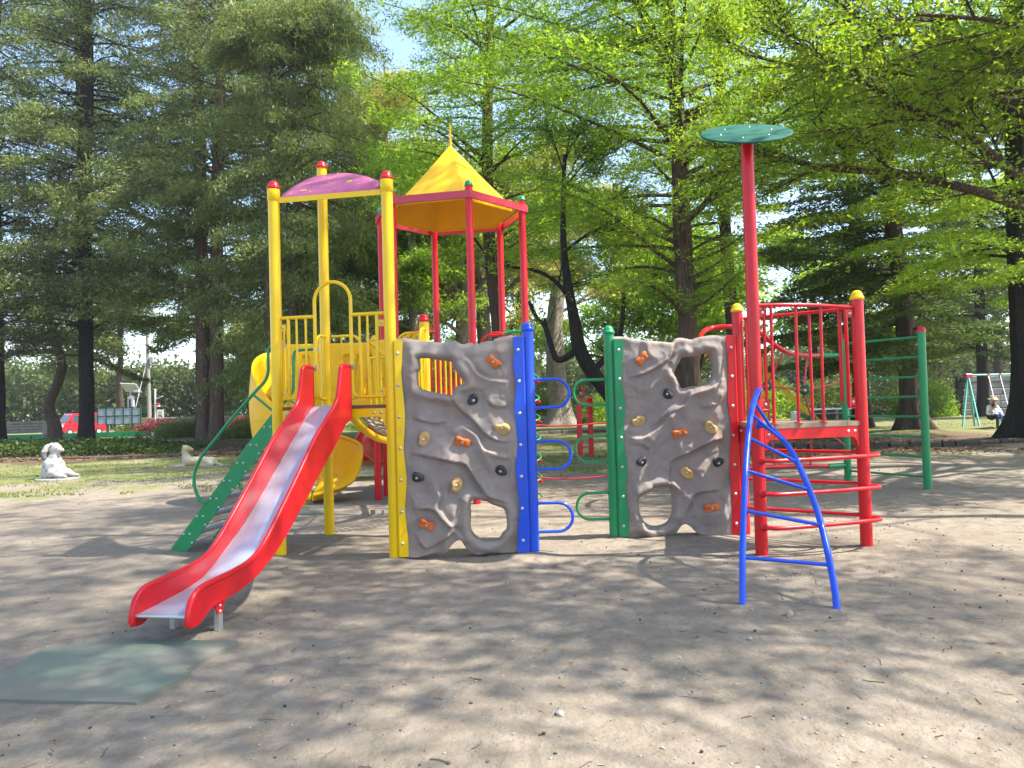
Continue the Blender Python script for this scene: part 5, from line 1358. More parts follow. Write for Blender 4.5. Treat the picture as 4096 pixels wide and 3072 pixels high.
# green low barrier sheet behind the planting bed
gb = MB(); gb.box((-28.5, 49, .12), (16, .06, .44)); tag(gb.build('ground_barrier', GRN), 'low green sheet barrier below the red van', 'barrier')

# red climbing posts in the middle distance
rp = thing('playground_ladder', 'narrow red plank ladder standing alone between the blue and green posts', 'ladder')
for x, y in ((1.80, 20.2), (2.14, 20.6)):
    b = MB(); b.box((x, y, .75), (.13, .07, 1.7), 0, Matrix.Rotation(.3, 3, 'Z'), .01); b.build('upright', RED, rp)
for z in (1.1, .55, .25, 1.45): 
    b = MB(); b.box((1.97, 20.4, z), (.30, .06, .05), 0, Matrix.Rotation(.8, 3, 'Z')); b.build('rung', REDF, rp)
b = MB(); b.box((1.95, 20.4, 1.70), (.06, .05, .22)); b.lathe([(.035, 0), (.045, .04), (.03, .08), (.04, .12), (.0005, .16)], (1.95, 20.4, 1.78), n=10); b.build('finial', RED, rp)
shift(rp, (1.97, 20.4, 0))
# far yellow slide, far play things, bench
fs_ = thing('slide', 'distant yellow slide seen through the red guard bars', 'slide')
ya = Vector((9.3, 27.0, 2.15)); yb_ = Vector((11.0, 26.2, .2)); dv = (yb_ - ya).normalized(); nn = Vector((-dv.y, dv.x, 0)).normalized()
for s in (-.22, .22):
    b = MB(); b.prism([ya + nn * s, yb_ + nn * s, yb_ + nn * s + Vector((0, 0, .22)), ya + nn * s + Vector((0, 0, .22))], nn * .04); b.build('side_panel', YEL, fs_)
b = MB(); b.add([ya - nn * .22 + Vector((0, 0, .05)), ya + nn * .22 + Vector((0, 0, .05)), yb_ + nn * .22 + Vector((0, 0, .05)), yb_ - nn * .22 + Vector((0, 0, .05))], [(0, 1, 2, 3)]); b.build('chute', LGY, fs_)
for s in (-.25, .25):
    b = MB(); b.tube([ya + nn * s + Vector((-.1, 0, -2.3)), ya + nn * s + Vector((-.1, 0, .9))], .05, 10); b.build('post', YEL, fs_)
shift(fs_, (9.3, 27, 0))
bn = thing('bench', 'long pale picnic bench on the far lawn', 'bench')
b = MB(); b.box((19.3, 45, .62), (3.4, .75, .09)); b.build('table_top', WHT, bn)
for y in (44.3, 45.7):
    b = MB(); b.box((19.3, y, .38), (3.4, .25, .06)); b.build('seat', CONC, bn)
for x in (-1.4, -.7, 0, .7, 1.4):
    b = MB(); b.box((19.3 + x, 45, .3), (.10, 1.3, .6)); b.build('leg', CONC, bn)
shift(bn, (19.3, 45, 0))
b = MB(); b.box((13.6, 36, .48), (.26, .2, .5), 0, None, .02); b.box((13.52, 36, .1), (.05, .05, .6), 1); b.box((13.7, 36, .1), (.05, .05, .6), 1); tag(b.build('drinking_fountain', [WHT, BARK]), 'small white box on two dark legs near the far slide', 'box')
# ------------------------------------------------------------------ foliage
def unit(a): return a / (np.linalg.norm(a, axis=-1, keepdims=True) + 1e-9)
def leaf_quads(cn, ln, wd, droop=0.3, flat=0.5, out=None, jit=.35):
    """rhombic leaves or leaf sprays at the given points"""
    n = len(cn)
    ax = rng.normal(size=(n, 3)); ax[:, 2] *= (1 - flat)
    if out is not None: ax += out * 1.0
    ax[:, 2] -= droop * 1.5
    ax = unit(ax)
    r = rng.normal(size=(n, 3)); r[:, 2] *= (1 - flat * .5)
    sd_ = unit(np.cross(ax, r + np.array([0, 0, flat * 2.0])))
    k = np.exp(rng.normal(size=(n, 1)) * jit)
    a = ax * (ln * k / 2); s = sd_ * (wd * k / 2)
    return np.stack([cn - a, cn + s - a * .1, cn + a, cn - s - a * .1], 1)
FX0, FX1 = -.73, .73
def visible(p, marg=.06):
    """rough test: inside the picture (with a margin)"""
    y = np.maximum(p[:, 1], .1)
    return (p[:, 1] > .5) & (np.abs(p[:, 0] / y) < .70 + marg) & ((p[:, 2] - 1.5) / y < .575 + marg)
class Tree:
    def __init__(s, name, label, cat='tree', group=None):
        s.root = thing(name, label, cat, group); s.wood = MB(); s.c = []; s.o = []
    def trunk(s, P, R, bark, n=22, ridge=.06, flare=.6, fh=.7, seed=0, roots=5, name='trunk'):
        Q = catmull(P, 10); k = len(Q); rr = np.interp(np.linspace(0, 1, k), np.linspace(0, 1, len(R)), R)
        b = MB(); vs = []
        for i, q in enumerate(Q):
            for j in range(n):
                a = 2 * math.pi * j / n
                z = q.z
                f = 1 + flare * math.exp(-max(z, 0) / fh) * (1 + .5 * math.cos(roots * a + seed))
                rg_ = 1 + ridge * noise.noise((math.cos(a) * 3.2 + seed, math.sin(a) * 3.2, z * .45)) * 2 + ridge * .6 * noise.noise((math.cos(a) * 8, math.sin(a) * 8 + seed, z * 1.2))
                vs.append((q.x + math.cos(a) * rr[i] * f * rg_, q.y + math.sin(a) * rr[i] * f * rg_, q.z))
        b.add(vs, [(i * n + j, i * n + (j + 1) % n, (i + 1) * n + (j + 1) % n, (i + 1) * n + j) for i in range(k - 1) for j in range(n)], 0, True)
        s.tp = Q; s.tr = rr; s.bark = bark
        return b.build(name, bark, s.root)
    def at(s, z):
        for i in range(len(s.tp) - 1):
            if s.tp[i + 1].z >= z: 
                t = (z - s.tp[i].z) / max(1e-6, s.tp[i + 1].z - s.tp[i].z); return s.tp[i].lerp(s.tp[i + 1], t), s.tr[i]
        return s.tp[-1], s.tr[-1]
    def conifer(s, z0, z1, R, nb, n, prof=lambda t: (1 - t) ** .75, tilt=(.05, .35), droop=.25, spray=.32, seed=1, wood=True, vth=.10, lopsided=None):
        """whorls of limbs carrying flat drooping sprays"""
        r = random.Random(seed); per = []
        brs = []
        for i in range(nb):
            t = ((i + r.random()) / nb); z = z0 + (z1 - z0) * t; p, tr = s.at(z)
            L = R * prof(t) * (r.uniform(.55, 1.15) if nb < 200 else r.uniform(.72, 1.08)); az = r.uniform(0, 2 * math.pi)
            if lopsided: L *= 1 + lopsided[1] * math.cos(az - lopsided[0])
            sl_ = r.uniform(*tilt)
            tt = np.linspace(0, 1, 7)
            x = p.x + np.cos(az) * L * tt; y = p.y + np.sin(az) * L * tt
            zz = p.z + L * (sl_ * tt - droop * tt ** 2.2) + .12 * np.sin(tt * 5 + az * 3)
            P = np.stack([x + .10 * np.sin(tt * 6 + i), y + .10 * np.cos(tt * 5 + i), zz], 1)
            brs.append((P, L, az))
            if wood: s.wood.tube([tuple(q) for q in P[:6]], [max(.012, min(.07, .018 * L) * (1 - q * .16)) for q in range(6)], 3, caps=False)
        tot = sum(L * L for _, L, _ in brs)
        for P, L, az in brs:
            m = max(8, int(n * L * L / tot)); kt = rng.beta(1.6, 1.0, m) * .97 + .05
            tt = np.linspace(0, 1, 7)
            c = np.stack([np.interp(kt, tt, P[:, k]) for k in range(3)], 1)
            w = spray * L * (1.15 - kt) + .12
            # sprays grouped on side twigs
            ntw = max(4, int(L * 5)); tw = rng.integers(0, ntw, m); tk = (tw + .5) / ntw
            kt2 = .12 + .85 * tk + rng.normal(size=m) * .02
            c = np.stack([np.interp(kt2, tt, P[:, k]) for k in range(3)], 1)
            side = np.where(tw % 2 == 0, 1, -1) * rng.beta(1.3, 1.2, m) * (spray * L * (1.12 - kt2) + .12)
            dx = np.array([-math.sin(az), math.cos(az), 0]); ou = np.array([math.cos(az), math.sin(az), 0])
            c = c + dx * side[:, None] + ou * (np.abs(side) * .5)[:, None] + rng.normal(size=(m, 3)) * np.array([.09, .09, vth])
            c[:, 2] -= np.abs(side) * .22
            s.c.append(c); s.o.append(np.tile(ou, (m, 1)) * .6 + dx * np.sign(side)[:, None] * .4)
    def grow(s, p, d, L, r, lvl, maxl, rnd, spread=(.5, .95), kids=(5, 7), flat=.35, grav=.0, ratio=(.42, .62), sides=6, lpts=None, leafstart=2):
        p = Vector(p); d = Vector(d).normalized(); n = 6 if lvl < 2 else 3; P = [p.copy()]; dd = d.copy()
        for i in range(n):
            g_ = 1 if n > 3 else 1.5
            dd = (dd + Vector((rnd.gauss(0, .13) * g_, rnd.gauss(0, .13) * g_, rnd.gauss(0, .09) * g_ - grav * (i / n) + .02))).normalized()
            p = p + dd * (L / n); P.append(p.copy())
        s.wood.tube(P, [max(.006, r * (1 - .75 * i / n)) for i in range(n + 1)], max(3, sides - lvl * 2), caps=False, smooth=True)
        s.branch_on(P, L, r, lvl, maxl, rnd, spread, kids, flat, grav, ratio, sides, leafstart)
    def branch_on(s, P, L, r, lvl, maxl, rnd, spread=(.5, .95), kids=(5, 7), flat=.35, grav=.0, ratio=(.42, .62), sides=6, leafstart=2, t0=.2):
        if lvl >= leafstart:
            for i in range(1 if len(P) < 6 else 2, len(P)): s.pts.append((P[i], L))
        if lvl < maxl:
            for k in range(rnd.randint(*kids)):
                t = t0 + (1 - t0) * (k + rnd.random()) / kids[1]; t = min(t, .99); f = t * (len(P) - 1); i = min(int(f), len(P) - 2)
                q = Vector(P[i]).lerp(Vector(P[i + 1]), f - i); dl = (Vector(P[i + 1]) - Vector(P[i])).normalized()
                ax = Vector((rnd.gauss(0, .5), rnd.gauss(0, .5), rnd.choice((-1, 1)) * (1 if rnd.random() < .75 else .3))).normalized()
                nd = Matrix.Rotation(rnd.uniform(*spread), 3, ax) @ dl; nd.z *= (1 - flat); nd.z += .04
                s.grow(q, nd, L * rnd.uniform(*ratio) * (1.15 - .45 * t), r * .5, lvl + 1, maxl, rnd, spread, kids, flat, grav, ratio, sides, None, leafstart)
    pts = None
    def sprays(s, n, sg=(.20, .20, .07)):
        """leaves gathered in flat layers round the twigs"""
        P = np.array([tuple(p) for p, L in s.pts]); m = len(P)
        k = rng.integers(0, m, n); c = P[k] + rng.normal(size=(n, 3)) * np.array(sg)
        s.c.append(c); s.o.append(unit(rng.normal(size=(n, 3))) * .4)
    def finish(s, mt, ln, wd, droop=.3, flat=.5, thin=.2, twig=None, shape_kind='crown', lowcut=None, tri=True):
        c = np.concatenate(s.c); o = np.concatenate(s.o)
        if lowcut is not None: 
            k = c[:, 2] > lowcut; c, o = c[k], o[k]
        vis = visible(c)
        keep = vis | (rng.random(len(c)) < thin)
        c, o, vis = c[keep], o[keep], vis[keep]
        q = leaf_quads(c, ln, wd, droop, flat, o)
        thin = max(thin, .01); big = (~vis)[:, None, None]; cen = q.mean(1, keepdims=True)
        q = np.where(big, cen + (q - cen) * (1 / math.sqrt(max(thin, .05))) ** .9, q)
        if tri: q = np.stack([q[:, 0] + (q[:, 1] - q[:, 3]) * .4, q[:, 2], q[:, 0] - (q[:, 1] - q[:, 3]) * .4], 1)
        quads(shape_kind, q.reshape(-1, 3), mt, s.root, per=3 if tri else 4)
        if s.wood.v: s.wood.build('branches', twig or s.bark, s.root, 'stuff')
        global NLEAF; NLEAF += len(c)
        shift(s.root, tuple(s.tp[0]) if hasattr(s, 'tp') else (0, 0, 0))
        return s.root
NLEAF = 0
def straight(x, y, H, lx=0, ly=0, wob=.15, seed=0, n=7, sink=.35):
    r = random.Random(seed); P = []
    for i in range(n):
        t = i / (n - 1); P.append((x + lx * t + r.gauss(0, wob) * (t > 0), y + ly * t + r.gauss(0, wob) * (t > 0), -sink + (H + sink) * t))
    return P
# ---- left conifers
t = Tree('pine_tree', 'dark pine at the far left edge with bare lower trunk')
t.trunk(straight(-24.0, 34.5, 34, .3, 0, .12, 1), [.40, .34, .3, .24, .08], BARKB, flare=.35)
t.conifer(4.5, 33, 5.2, 190, 60000, lambda q: (1 - q) ** .45, (.0, .55), .30, .34, 1, vth=.18)
t.finish(L_PIN, .17, .05, .15, .25)
t = Tree('pine_tree', 'slim crooked pine with a bent trunk, second from the left edge')
t.trunk([(-22.8, 37, -.3), (-22.8, 37, 1.0), (-23.1, 37, 2.0), (-22.6, 37, 3.2), (-22.4, 37, 4.2), (-22.85, 37, 5.6), (-23.1, 37, 7.3), (-22.7, 37, 10), (-22.4, 37, 14)], [.30, .29, .23, .22, .2, .17, .13, .05], BARKR, flare=.3)
t.conifer(4.2, 14, 3.6, 42, 16000, lambda q: (1 - q) ** .4, (-.05, .35), .3, .3, 2)
t.finish(L_PIN, .17, .05, .15, .25)
t = Tree('conifer_tree', 'tall conifer with a straight dark trunk in front of the red van')
t.trunk(straight(-19.75, 34.5, 36, .1, 0, .08, 3), [.31, .30, .29, .26, .2, .08], BARKB, flare=.28, ridge=.05)
t.conifer(5.2, 34, 5.8, 250, 125000, lambda q: (1 - q) ** .4, (-.05, .55), .34, .36, 3, vth=.15)
t.finish(L_CON, .155, .055, .45, .25)
t = Tree('conifer_tree', 'big conifer with twin fused trunks behind the green stairs')
t.trunk(straight(-14.35, 34.6, 36, -.2, 0, .05, 4), [.31, .28, .27, .23, .17, .07], BARKR, flare=.45, ridge=.08)
t.trunk(straight(-13.72, 34.3, 34, .9, 0, .05, 5), [.31, .28, .26, .21, .15, .06], BARKR, flare=.45, ridge=.08, seed=3)
t.conifer(6.0, 34, 6.0, 250, 140000, lambda q: (1 - q) ** .4, (-.05, .55), .34, .36, 5, vth=.15)
t.finish(L_CON, .155, .055, .5, .25)
t = Tree('cypress_tree', 'dense cypress with light green drooping sprays behind the yellow posts')
t.trunk(straight(-9.6, 30, 32, .1, 0, .08, 6), [.34, .31, .28, .23, .15, .05], BARKR, flare=.4)
t.trunk([(-9.4, 30.1, 2.0), (-8.9, 30.2, 5), (-8.6, 30.2, 9), (-8.5, 30, 13), (-8.6, 30, 17)], [.22, .2, .18, .13, .05], BARKR, flare=0)
t.conifer(2.6, 31, 4.6, 250, 160000, lambda q: .55 + .45 * (1 - q) ** .8 if q > .12 else .62 + q * 2.5, (-.05, .42), .42, .38, 7, vth=.16)
t.finish(L_CYP, .125, .05, .75, .1)
t = Tree('conifer_tree', 'conifer filling the gap between the double trunk and the left pines')
t.trunk(straight(-26.5, 46, 40, 0, 0, .1, 8), [.34, .32, .28, .2, .08], BARKB, flare=.3)
t.conifer(7.5, 38, 6.5, 110, 45000, lambda q: (1 - q) ** .45, (-.02, .3), .3, .3, 8, wood=True)
t.finish(L_CON, .20, .075, .4, .25)
t = Tree('conifer_tree', 'conifer behind the double trunk with open branches against the sky')
t.trunk(straight(-18.0, 43, 38, .2, 0, .1, 9), [.36, .32, .28, .2, .08], BARKB, flare=.3)
t.conifer(5.0, 36, 6.0, 120, 70000, lambda q: (1 - q) ** .45, (-.02, .3), .3, .3, 9)
t.finish(L_CON, .20, .075, .4, .25)
t = Tree('cypress_tree', 'second cypress rising behind the purple canopy')
t.trunk(straight(-9.6, 37.5, 38, -.1, 0, .1, 10), [.4, .36, .3, .2, .08], BARKR, flare=.3)
t.conifer(3.8, 36, 5.0, 240, 80000, lambda q: .4 + .6 * (1 - q) ** .8, (-.08, .3), .36, .34, 10, vth=.16)
t.finish(L_CYP, .17, .07, .7, .1)

# ---- broadleaf trees
def broad(name, label, x, y, H, trunk_r, limbs, seed, nleaf, mt, ln, wd, bark, hz=(3, 10), L0=5, spread=(.5, .95), kids=(5, 7), maxl=3, sg=(.2, .2, .07), flat=.35, grav=.02, elev=(.25, .9), az=None, az2=None, lean=(0, 0), thin=.35, path=None, extra=None, droop=.3, lflat=.5, radii=None, flare=.5, tw=None, leafstart=2, ridge=.07, tri=True):
    t = Tree(name, label); t.pts = []
    P = path or straight(x, y, H, lean[0], lean[1], .10, seed)
    t.trunk(P, radii or [trunk_r * 1.12, trunk_r, trunk_r * .85, trunk_r * .6, trunk_r * .2], bark, flare=flare, ridge=ridge, seed=seed)
    r = random.Random(seed)
    for i in range(limbs):
        q = (i + r.random() * .7) / limbs; z = hz[0] + (hz[1] - hz[0]) * q; p, tr = t.at(z)
        a = r.uniform(*(az or (0, 2 * math.pi))) if i % 3 else r.uniform(*(az2 or (0, 2 * math.pi))); e = r.uniform(*elev)
        L = L0 * (1 - .45 * q) * r.uniform(.75, 1.2)
        t.grow(p, (math.cos(a) * math.cos(e), math.sin(a) * math.cos(e), math.sin(e)), L, min(tr * .5, .03 + .018 * L) * (.55 if thin == 1.0 else 1), 0 if maxl > 2 else 1, maxl, r, spread, kids, flat, grav, (.42, .62), 7, None, leafstart)
    if extra: extra(t, r)
    t.sprays(nleaf, sg)
    return t.finish(mt, ln, wd, droop, lflat, thin, tw, tri=tri)
t = Tree('feathery_tree', 'big tree with bright green overhanging sprays behind the right rock wall')
t.trunk(straight(4.75, 19.4, 19, -.5, 0, .06, 21), [.28, .235, .21, .18, .13, .05], BARKD, flare=.45, ridge=.11, n=30)
t.conifer(3.6, 18, 7.0, 120, 185000, lambda q: .55 + .45 * (1 - q) ** .5 if q > .2 else .5 + q, (.12, .62), .16, .30, 21, vth=.08, lopsided=(math.pi * .95, .22))
t.finish(L_BRI, .10, .036, .2, .5, thin=.15)
t = Tree('feathery_tree', 'bright tree filling the view behind the pyramid roof and the tall trunk')
t.trunk(straight(-.9, 27, 23, .6, 0, .1, 22), [.28, .25, .22, .18, .12, .05], BARK, flare=.4)
t.conifer(6.0, 22, 6.0, 90, 68000, lambda q: .6 + .4 * (1 - q) ** .5, (.10, .55), .18, .32, 22, vth=.12)
t.finish(L_BRI, .14, .052, .2, .5, thin=.15)
t = Tree('feathery_tree', 'bright tree behind the green disc between the two big trunks')
t.trunk(straight(8.1, 27, 22, -.2, 0, .1, 23), [.26, .24, .2, .17, .1, .05], BARK, flare=.4)
t.conifer(7.0, 21, 6.0, 80, 62000, lambda q: .6 + .4 * (1 - q) ** .5, (.10, .5), .18, .32, 23, vth=.12)
t.finish(L_OVR, .14, .052, .2, .5, thin=.15)
def limbsAB(t, r):
    for P, rr in (([(13.2, 14.2, 4.3), (11.8, 14.4, 4.7), (10.2, 14.5, 5.08), (9.2, 14.5, 5.42), (7.75, 14.5, 5.80), (6.5, 14.5, 5.93), (5.8, 14.5, 6.07), (4.9, 14.4, 6.4), (4.0, 14.3, 6.5)], .125),
                  ([(13.3, 13.8, 3.9), (11.6, 13.4, 4.2), (10.0, 13.1, 4.75), (9.1, 13, 5.2), (8.07, 13, 6.05), (7.0, 13, 6.6), (6.2, 13, 7.13), (5.3, 12.9, 7.6), (4.5, 12.8, 7.9)], .105),
                  ([(13.4, 14.5, 6.5), (11.5, 15, 7.2), (9.8, 15.2, 7.6), (8.2, 15.3, 8.2), (6.6, 15.4, 8.3), (5.0, 15.4, 8.7)], .09),
                  ([(13.4, 13.5, 6.0), (11.2, 12.0, 6.5), (9.2, 11.2, 6.6), (7.4, 10.8, 6.9), (6.0, 10.6, 6.95)], .08)):
        C_ = catmull(P, 4); n = len(C_)
        t.wood.tube(C_, [rr * (1 - .75 * i / n) for i in range(n)], 9, caps=False)
        t.branch_on(C_[n // 4:], 4.2, rr * .6, 1, 3, r, (.5, 1.0), (11, 13), .5, .02, (.36, .52), 6, 2, .05)
broad('elm_tree', 'tree outside the right edge whose long limbs reach into the upper right of the picture', 13.4, 14.0, 13.5, .38, 15, 31, 160000, L_OVR, .085, .036, BARKR, (5.0, 12.5), 6.3, az=(math.pi * .6, math.pi * 1.4), elev=(.1, .7), extra=limbsAB, maxl=3, kids=(5, 6), sg=(.25, .25, .08), thin=.35, tw=BARK, flat=.45, tri=False)
broad('elm_tree', 'spreading tree overhead whose shade falls on the sand in front', 8.6, .6, 13, .12, 12, 33, 9500, L_OVR, .15, .085, BARKR, (6.2, 12), 5.6, az=(math.pi * .35, math.pi * 1.1), elev=(.10, .55), maxl=3, kids=(4, 5), sg=(.26, .26, .10), thin=1.0, tw=BARK, flat=.5, lean=(-.6, .4))
broad('elm_tree', 'tree right of the camera shading the playground', 11.5, 8.0, 20, .13, 14, 34, 14500, L_OVR, .17, .09, BARKR, (9.0, 18), 9.0, az=(math.pi * .6, math.pi * 1.4), elev=(.10, .6), maxl=3, kids=(4, 5), sg=(.26, .26, .10), thin=1.0, tw=BARK, flat=.5)
broad('elm_tree', 'tree behind the viewer whose limbs shade the red slide and the mat', 2.6, -4.2, 13, .12, 13, 35, 11000, L_OVR, .15, .085, BARKR, (6.4, 12), 7.2, az=(math.pi * .25, math.pi * .8), az2=(.1 * math.pi, .9 * math.pi), elev=(.08, .5), maxl=3, kids=(4, 5), sg=(.26, .26, .10), thin=1.0, tw=BARK, flat=.5)
t = Tree('conifer_tree', 'dark trunked conifer with flared base behind the green rung ladder')
t.trunk(straight(14.15, 26.2, 17, -1.0, 0, .06, 12), [.33, .31, .28, .24, .14, .04], BARK, flare=1.35, fh=.55, ridge=.08, roots=7, n=36)
t.conifer(3.0, 17, 5.0, 90, 95000, lambda q: .25 + .75 * (1 - q) ** .7, (-.05, .22), .18, .34, 12, vth=.05)
t.finish(L_DRK, .12, .055, .15, .55)
t = Tree('conifer_tree', 'thick dark trunk with flared roots at the right edge')
t.trunk(straight(14.2, 20.6, 17, .2, 0, .05, 13), [.33, .32, .31, .26, .16, .05], BARKB, flare=1.5, fh=.6, ridge=.08, roots=6, n=36)
t.conifer(4.2, 17, 5.4, 80, 80000, lambda q: .3 + .7 * (1 - q) ** .7, (-.03, .22), .15, .34, 13, vth=.05, lopsided=(math.pi, .2))
t.finish(L_BRI, .095, .042, .15, .55)
t = Tree('conifer_tree', 'dark evergreen further back right of the tall red post')
t.trunk(straight(15.5, 33, 18, 0, 0, .06, 14), [.34, .3, .26, .2, .06], BARKB, flare=.5)
t.conifer(2.4, 18, 5.4, 80, 60000, lambda q: .3 + .7 * (1 - q) ** .7, (-.05, .2), .16, .34, 14, vth=.05)
t.finish(L_DRK, .17, .075, .15, .55)
t = Tree('conifer_tree', 'dark brown trunk standing behind the swing frame in front of the stone wall')
t.trunk(straight(26.6, 42, 19, 0, 0, .06, 15), [.30, .27, .24, .18, .06], BARKB, flare=.5)
t.conifer(3.4, 19, 5.6, 70, 50000, lambda q: .3 + .7 * (1 - q) ** .7, (-.05, .2), .16, .34, 15, vth=.05)
t.finish(L_DRK, .18, .08, .15, .55)

def lean_extra(t, r):
    for P, rr in (([(1.80, 20, 2.95), (1.58, 19.9, 2.75), (1.30, 19.8, 2.62), (1.15, 19.8, 2.75), (.98, 19.8, 3.35), (.88, 19.8, 3.6), (.72, 19.7, 3.72), (.5, 19.6, 4.2)], .10),
                  ([(.95, 19.8, 3.45), (.93, 19.8, 3.75)], .05), ([(2.2, 20, 2.3), (2.75, 20.1, 2.9), (3.0, 20.1, 3.4), (3.1, 20.1, 4.4)], .09),
                  ([(1.72, 20, 3.9), (1.4, 20, 4.6), (.8, 19.8, 5.0), (.1, 19.6, 5.1)], .07)):
        C_ = catmull(P, 4) if len(P) > 2 else [Vector(q) for q in P]; n = len(C_)
        t.wood.tube(C_, [rr * (1 - .5 * i / n) for i in range(n)], 9, caps=len(P) == 2)
        if len(P) > 2: t.branch_on(C_[n // 2:], 2.2, rr * .3, 1, 3, r, (.5, 1.0), (3, 4), .4, .0, (.4, .55), 6, 3)
broad('maple_tree', 'dark leaning tree with an elbow shaped branch between the blue and green posts', 3.2, 20, 9, .25, 4, 41, 13000, L_BRI, .085, .04, BARKB, (4.2, 7.6), 3.4, path=[(3.5, 20, -.3), (3.25, 20, .5), (2.75, 20, 1.5), (2.2, 20, 2.25), (1.85, 20, 2.9), (1.74, 20, 3.6), (1.6, 20, 4.6), (1.5, 20, 6.0), (1.6, 20, 8.2)], radii=[.30, .27, .24, .2, .15, .1, .04], extra=lean_extra, flare=.3, maxl=3, sg=(.2, .2, .06), lflat=.6, ridge=.12)
broad('old_tree', 'thick pale trunked tree on the lawn between the blue and green posts', 2.85, 46, 16, .66, 9, 42, 42000, L_YEL, .20, .09, BARKG, (6.5, 14), 6, path=[(2.95, 46, -.4), (2.9, 46, 1.5), (2.75, 46, 4), (2.8, 46, 7), (3.4, 46, 11), (3.6, 46, 16)], radii=[.72, .62, .58, .5, .3, .1], sg=(.5, .5, .15), flare=.7, ridge=.12)
broad('maple_tree', 'tree with thick grey forked trunks behind the hexagonal tower, left one', -2.6, 38, 15, .42, 11, 43, 38000, L_BRI, .16, .075, BARKG, (5, 14), 5.5, sg=(.4, .4, .12), lean=(.8, 0))
broad('maple_tree', 'tree with thick grey trunk behind the hexagonal tower, right one', -1.2, 40, 15, .40, 10, 44, 46000, L_YEL, .17, .08, BARKG, (5, 14), 5.5, sg=(.45, .45, .12), lean=(-.6, 0))
broad('young_maple', 'slender tree with yellowish new leaves left of the pyramid roof', -6.6, 40, 20.5, .22, 20, 45, 85000, L_YEL, .16, .07, BARKG, (5, 18), 5.4, sg=(.5, .5, .2), elev=(.4, 1.1))
broad('young_maple', 'bright green young tree just left of the pyramid roof', -4.4, 34, 14.5, .2, 14, 46, 60000, L_BRI, .15, .07, BARKG, (3, 12), 3.6, sg=(.35, .35, .12), elev=(.3, 1.0))
bt = [(-38, 72, 14, 'tree beyond the far left lawn, pale green', L_SHR), (-30, 88, 12, 'round tree above the van in the distance', L_SHR), (-22, 74, 14, 'light green tree left of the utility pole in the distance', L_YEL), (-14.5, 62, 15, 'leafy tree behind the pink hedge', L_BRI),
      (.8, 58, 15, 'yellow-green tree behind the pale trunk', L_YEL), (7.5, 52, 14, 'green tree in the background right of the green post', L_BRI), (13, 58, 14, 'green tree in the background behind the narrow red post', L_SHR), (9.8, 40, 9, 'bright small tree behind the wheel bridge', L_BRI),
      (22, 54, 13, 'light green tree in the background behind the green rung ladder', L_BRI), (30, 52, 13, 'tree rising behind the left end of the stone wall', L_SHR), (38, 58, 15, 'tree behind the stone wall at the right edge', L_DRK), (-9, 58, 16, 'leafy tree behind the cypress', L_BRI)]
for k, (x, y, H, lab, mt) in enumerate(bt):
    broad('background_tree', lab, x, y, H, .28, 9, 60 + k, 30000 if x < -20 else 15000, mt, .30, .15, BARK, (2.6 if x > -20 else 3.5, H - 1), 5.2, sg=(.65, .65, .28), maxl=3, kids=(4, 4), elev=(.1, 1.0), thin=.3, leafstart=2)

# ---- shrubs
def shrub(name, label, x, y, rx, ry, h, n, mt, ln, wd, group=None, stems=True, z0=0.0):
    t = Tree(name, label, 'shrub', group)
    u = rng.normal(size=(n, 3)); u = unit(u) * (rng.random((n, 1)) ** .28); u[:, 2] = np.abs(u[:, 2])
    lump = np.array([noise.noise((float(a) * 2.3 + x, float(b_) * 2.3 + y, float(c_) * 2.3)) for a, b_, c_ in u[:: max(1, n // 4000)]])
    lump = np.repeat(lump, max(1, n // 4000))[:n]; lump = np.pad(lump, (0, n - len(lump)))
    c = u * np.array([rx, ry, h]) * (1 + .22 * rng.normal(size=(n, 1)) * .4 + .35 * lump[:, None] * 0 + 0) 
    ph = np.arctan2(u[:, 1], u[:, 0]); c *= (1 + .10 * np.sin(ph * 5 + x) + .07 * np.sin(ph * 11 + y) + .05 * np.sin(u[:, 2] * 9 + ph * 3))[:, None]
    c[:, 0] += x; c[:, 1] += y; c[:, 2] += z0 + .04
    t.c.append(c); t.o.append(u)
    t.bark = TWIG; t.tp = [Vector((x, y, 0))]
    if stems:
        r = random.Random(int(x * 10))
        for k in range(16):
            a = r.uniform(0, 6.28); q = r.uniform(.3, .9); t.wood.tube([(x + r.uniform(-.2, .2) * rx, y, -.05), (x + math.cos(a) * rx * q * .6, y + math.sin(a) * ry * q * .6, h * .5), (x + math.cos(a) * rx * q, y + math.sin(a) * ry * q, h * (1 - q * q) ** .5 * .95)], .014, 4, caps=False)
    t.finish(mt, ln, wd, -.2, .1, 1.0)
for lab, x, y, rx, ry, h, n, mt in (
    ('twiggy light green shrub left of the twin fused trunks', -19.4, 45, 2.5, 1.4, 1.10, 9000, L_SHR), ('twiggy shrub just right of the twin trunks', -14.2, 41, 1.9, 1.3, 1.15, 7000, L_SHR),
    ('pink flowering azalea left of the light green shrub', -23.9, 50, 1.5, 1.2, 1.05, 4500, L_AZA), ('dark pink azalea seen between the stair rails', -18.9, 52, 1.2, 1.2, 1.0, 5000, L_AZA),
    ('low trimmed shrub left of the pillar', -29.5, 58, 1.6, 1.2, 1.0, 3000, L_SHR)):
    shrub('azalea_shrub' if mt is L_AZA else 'shrub', lab, x, y, rx, ry, h, n, mt, .11, .06)
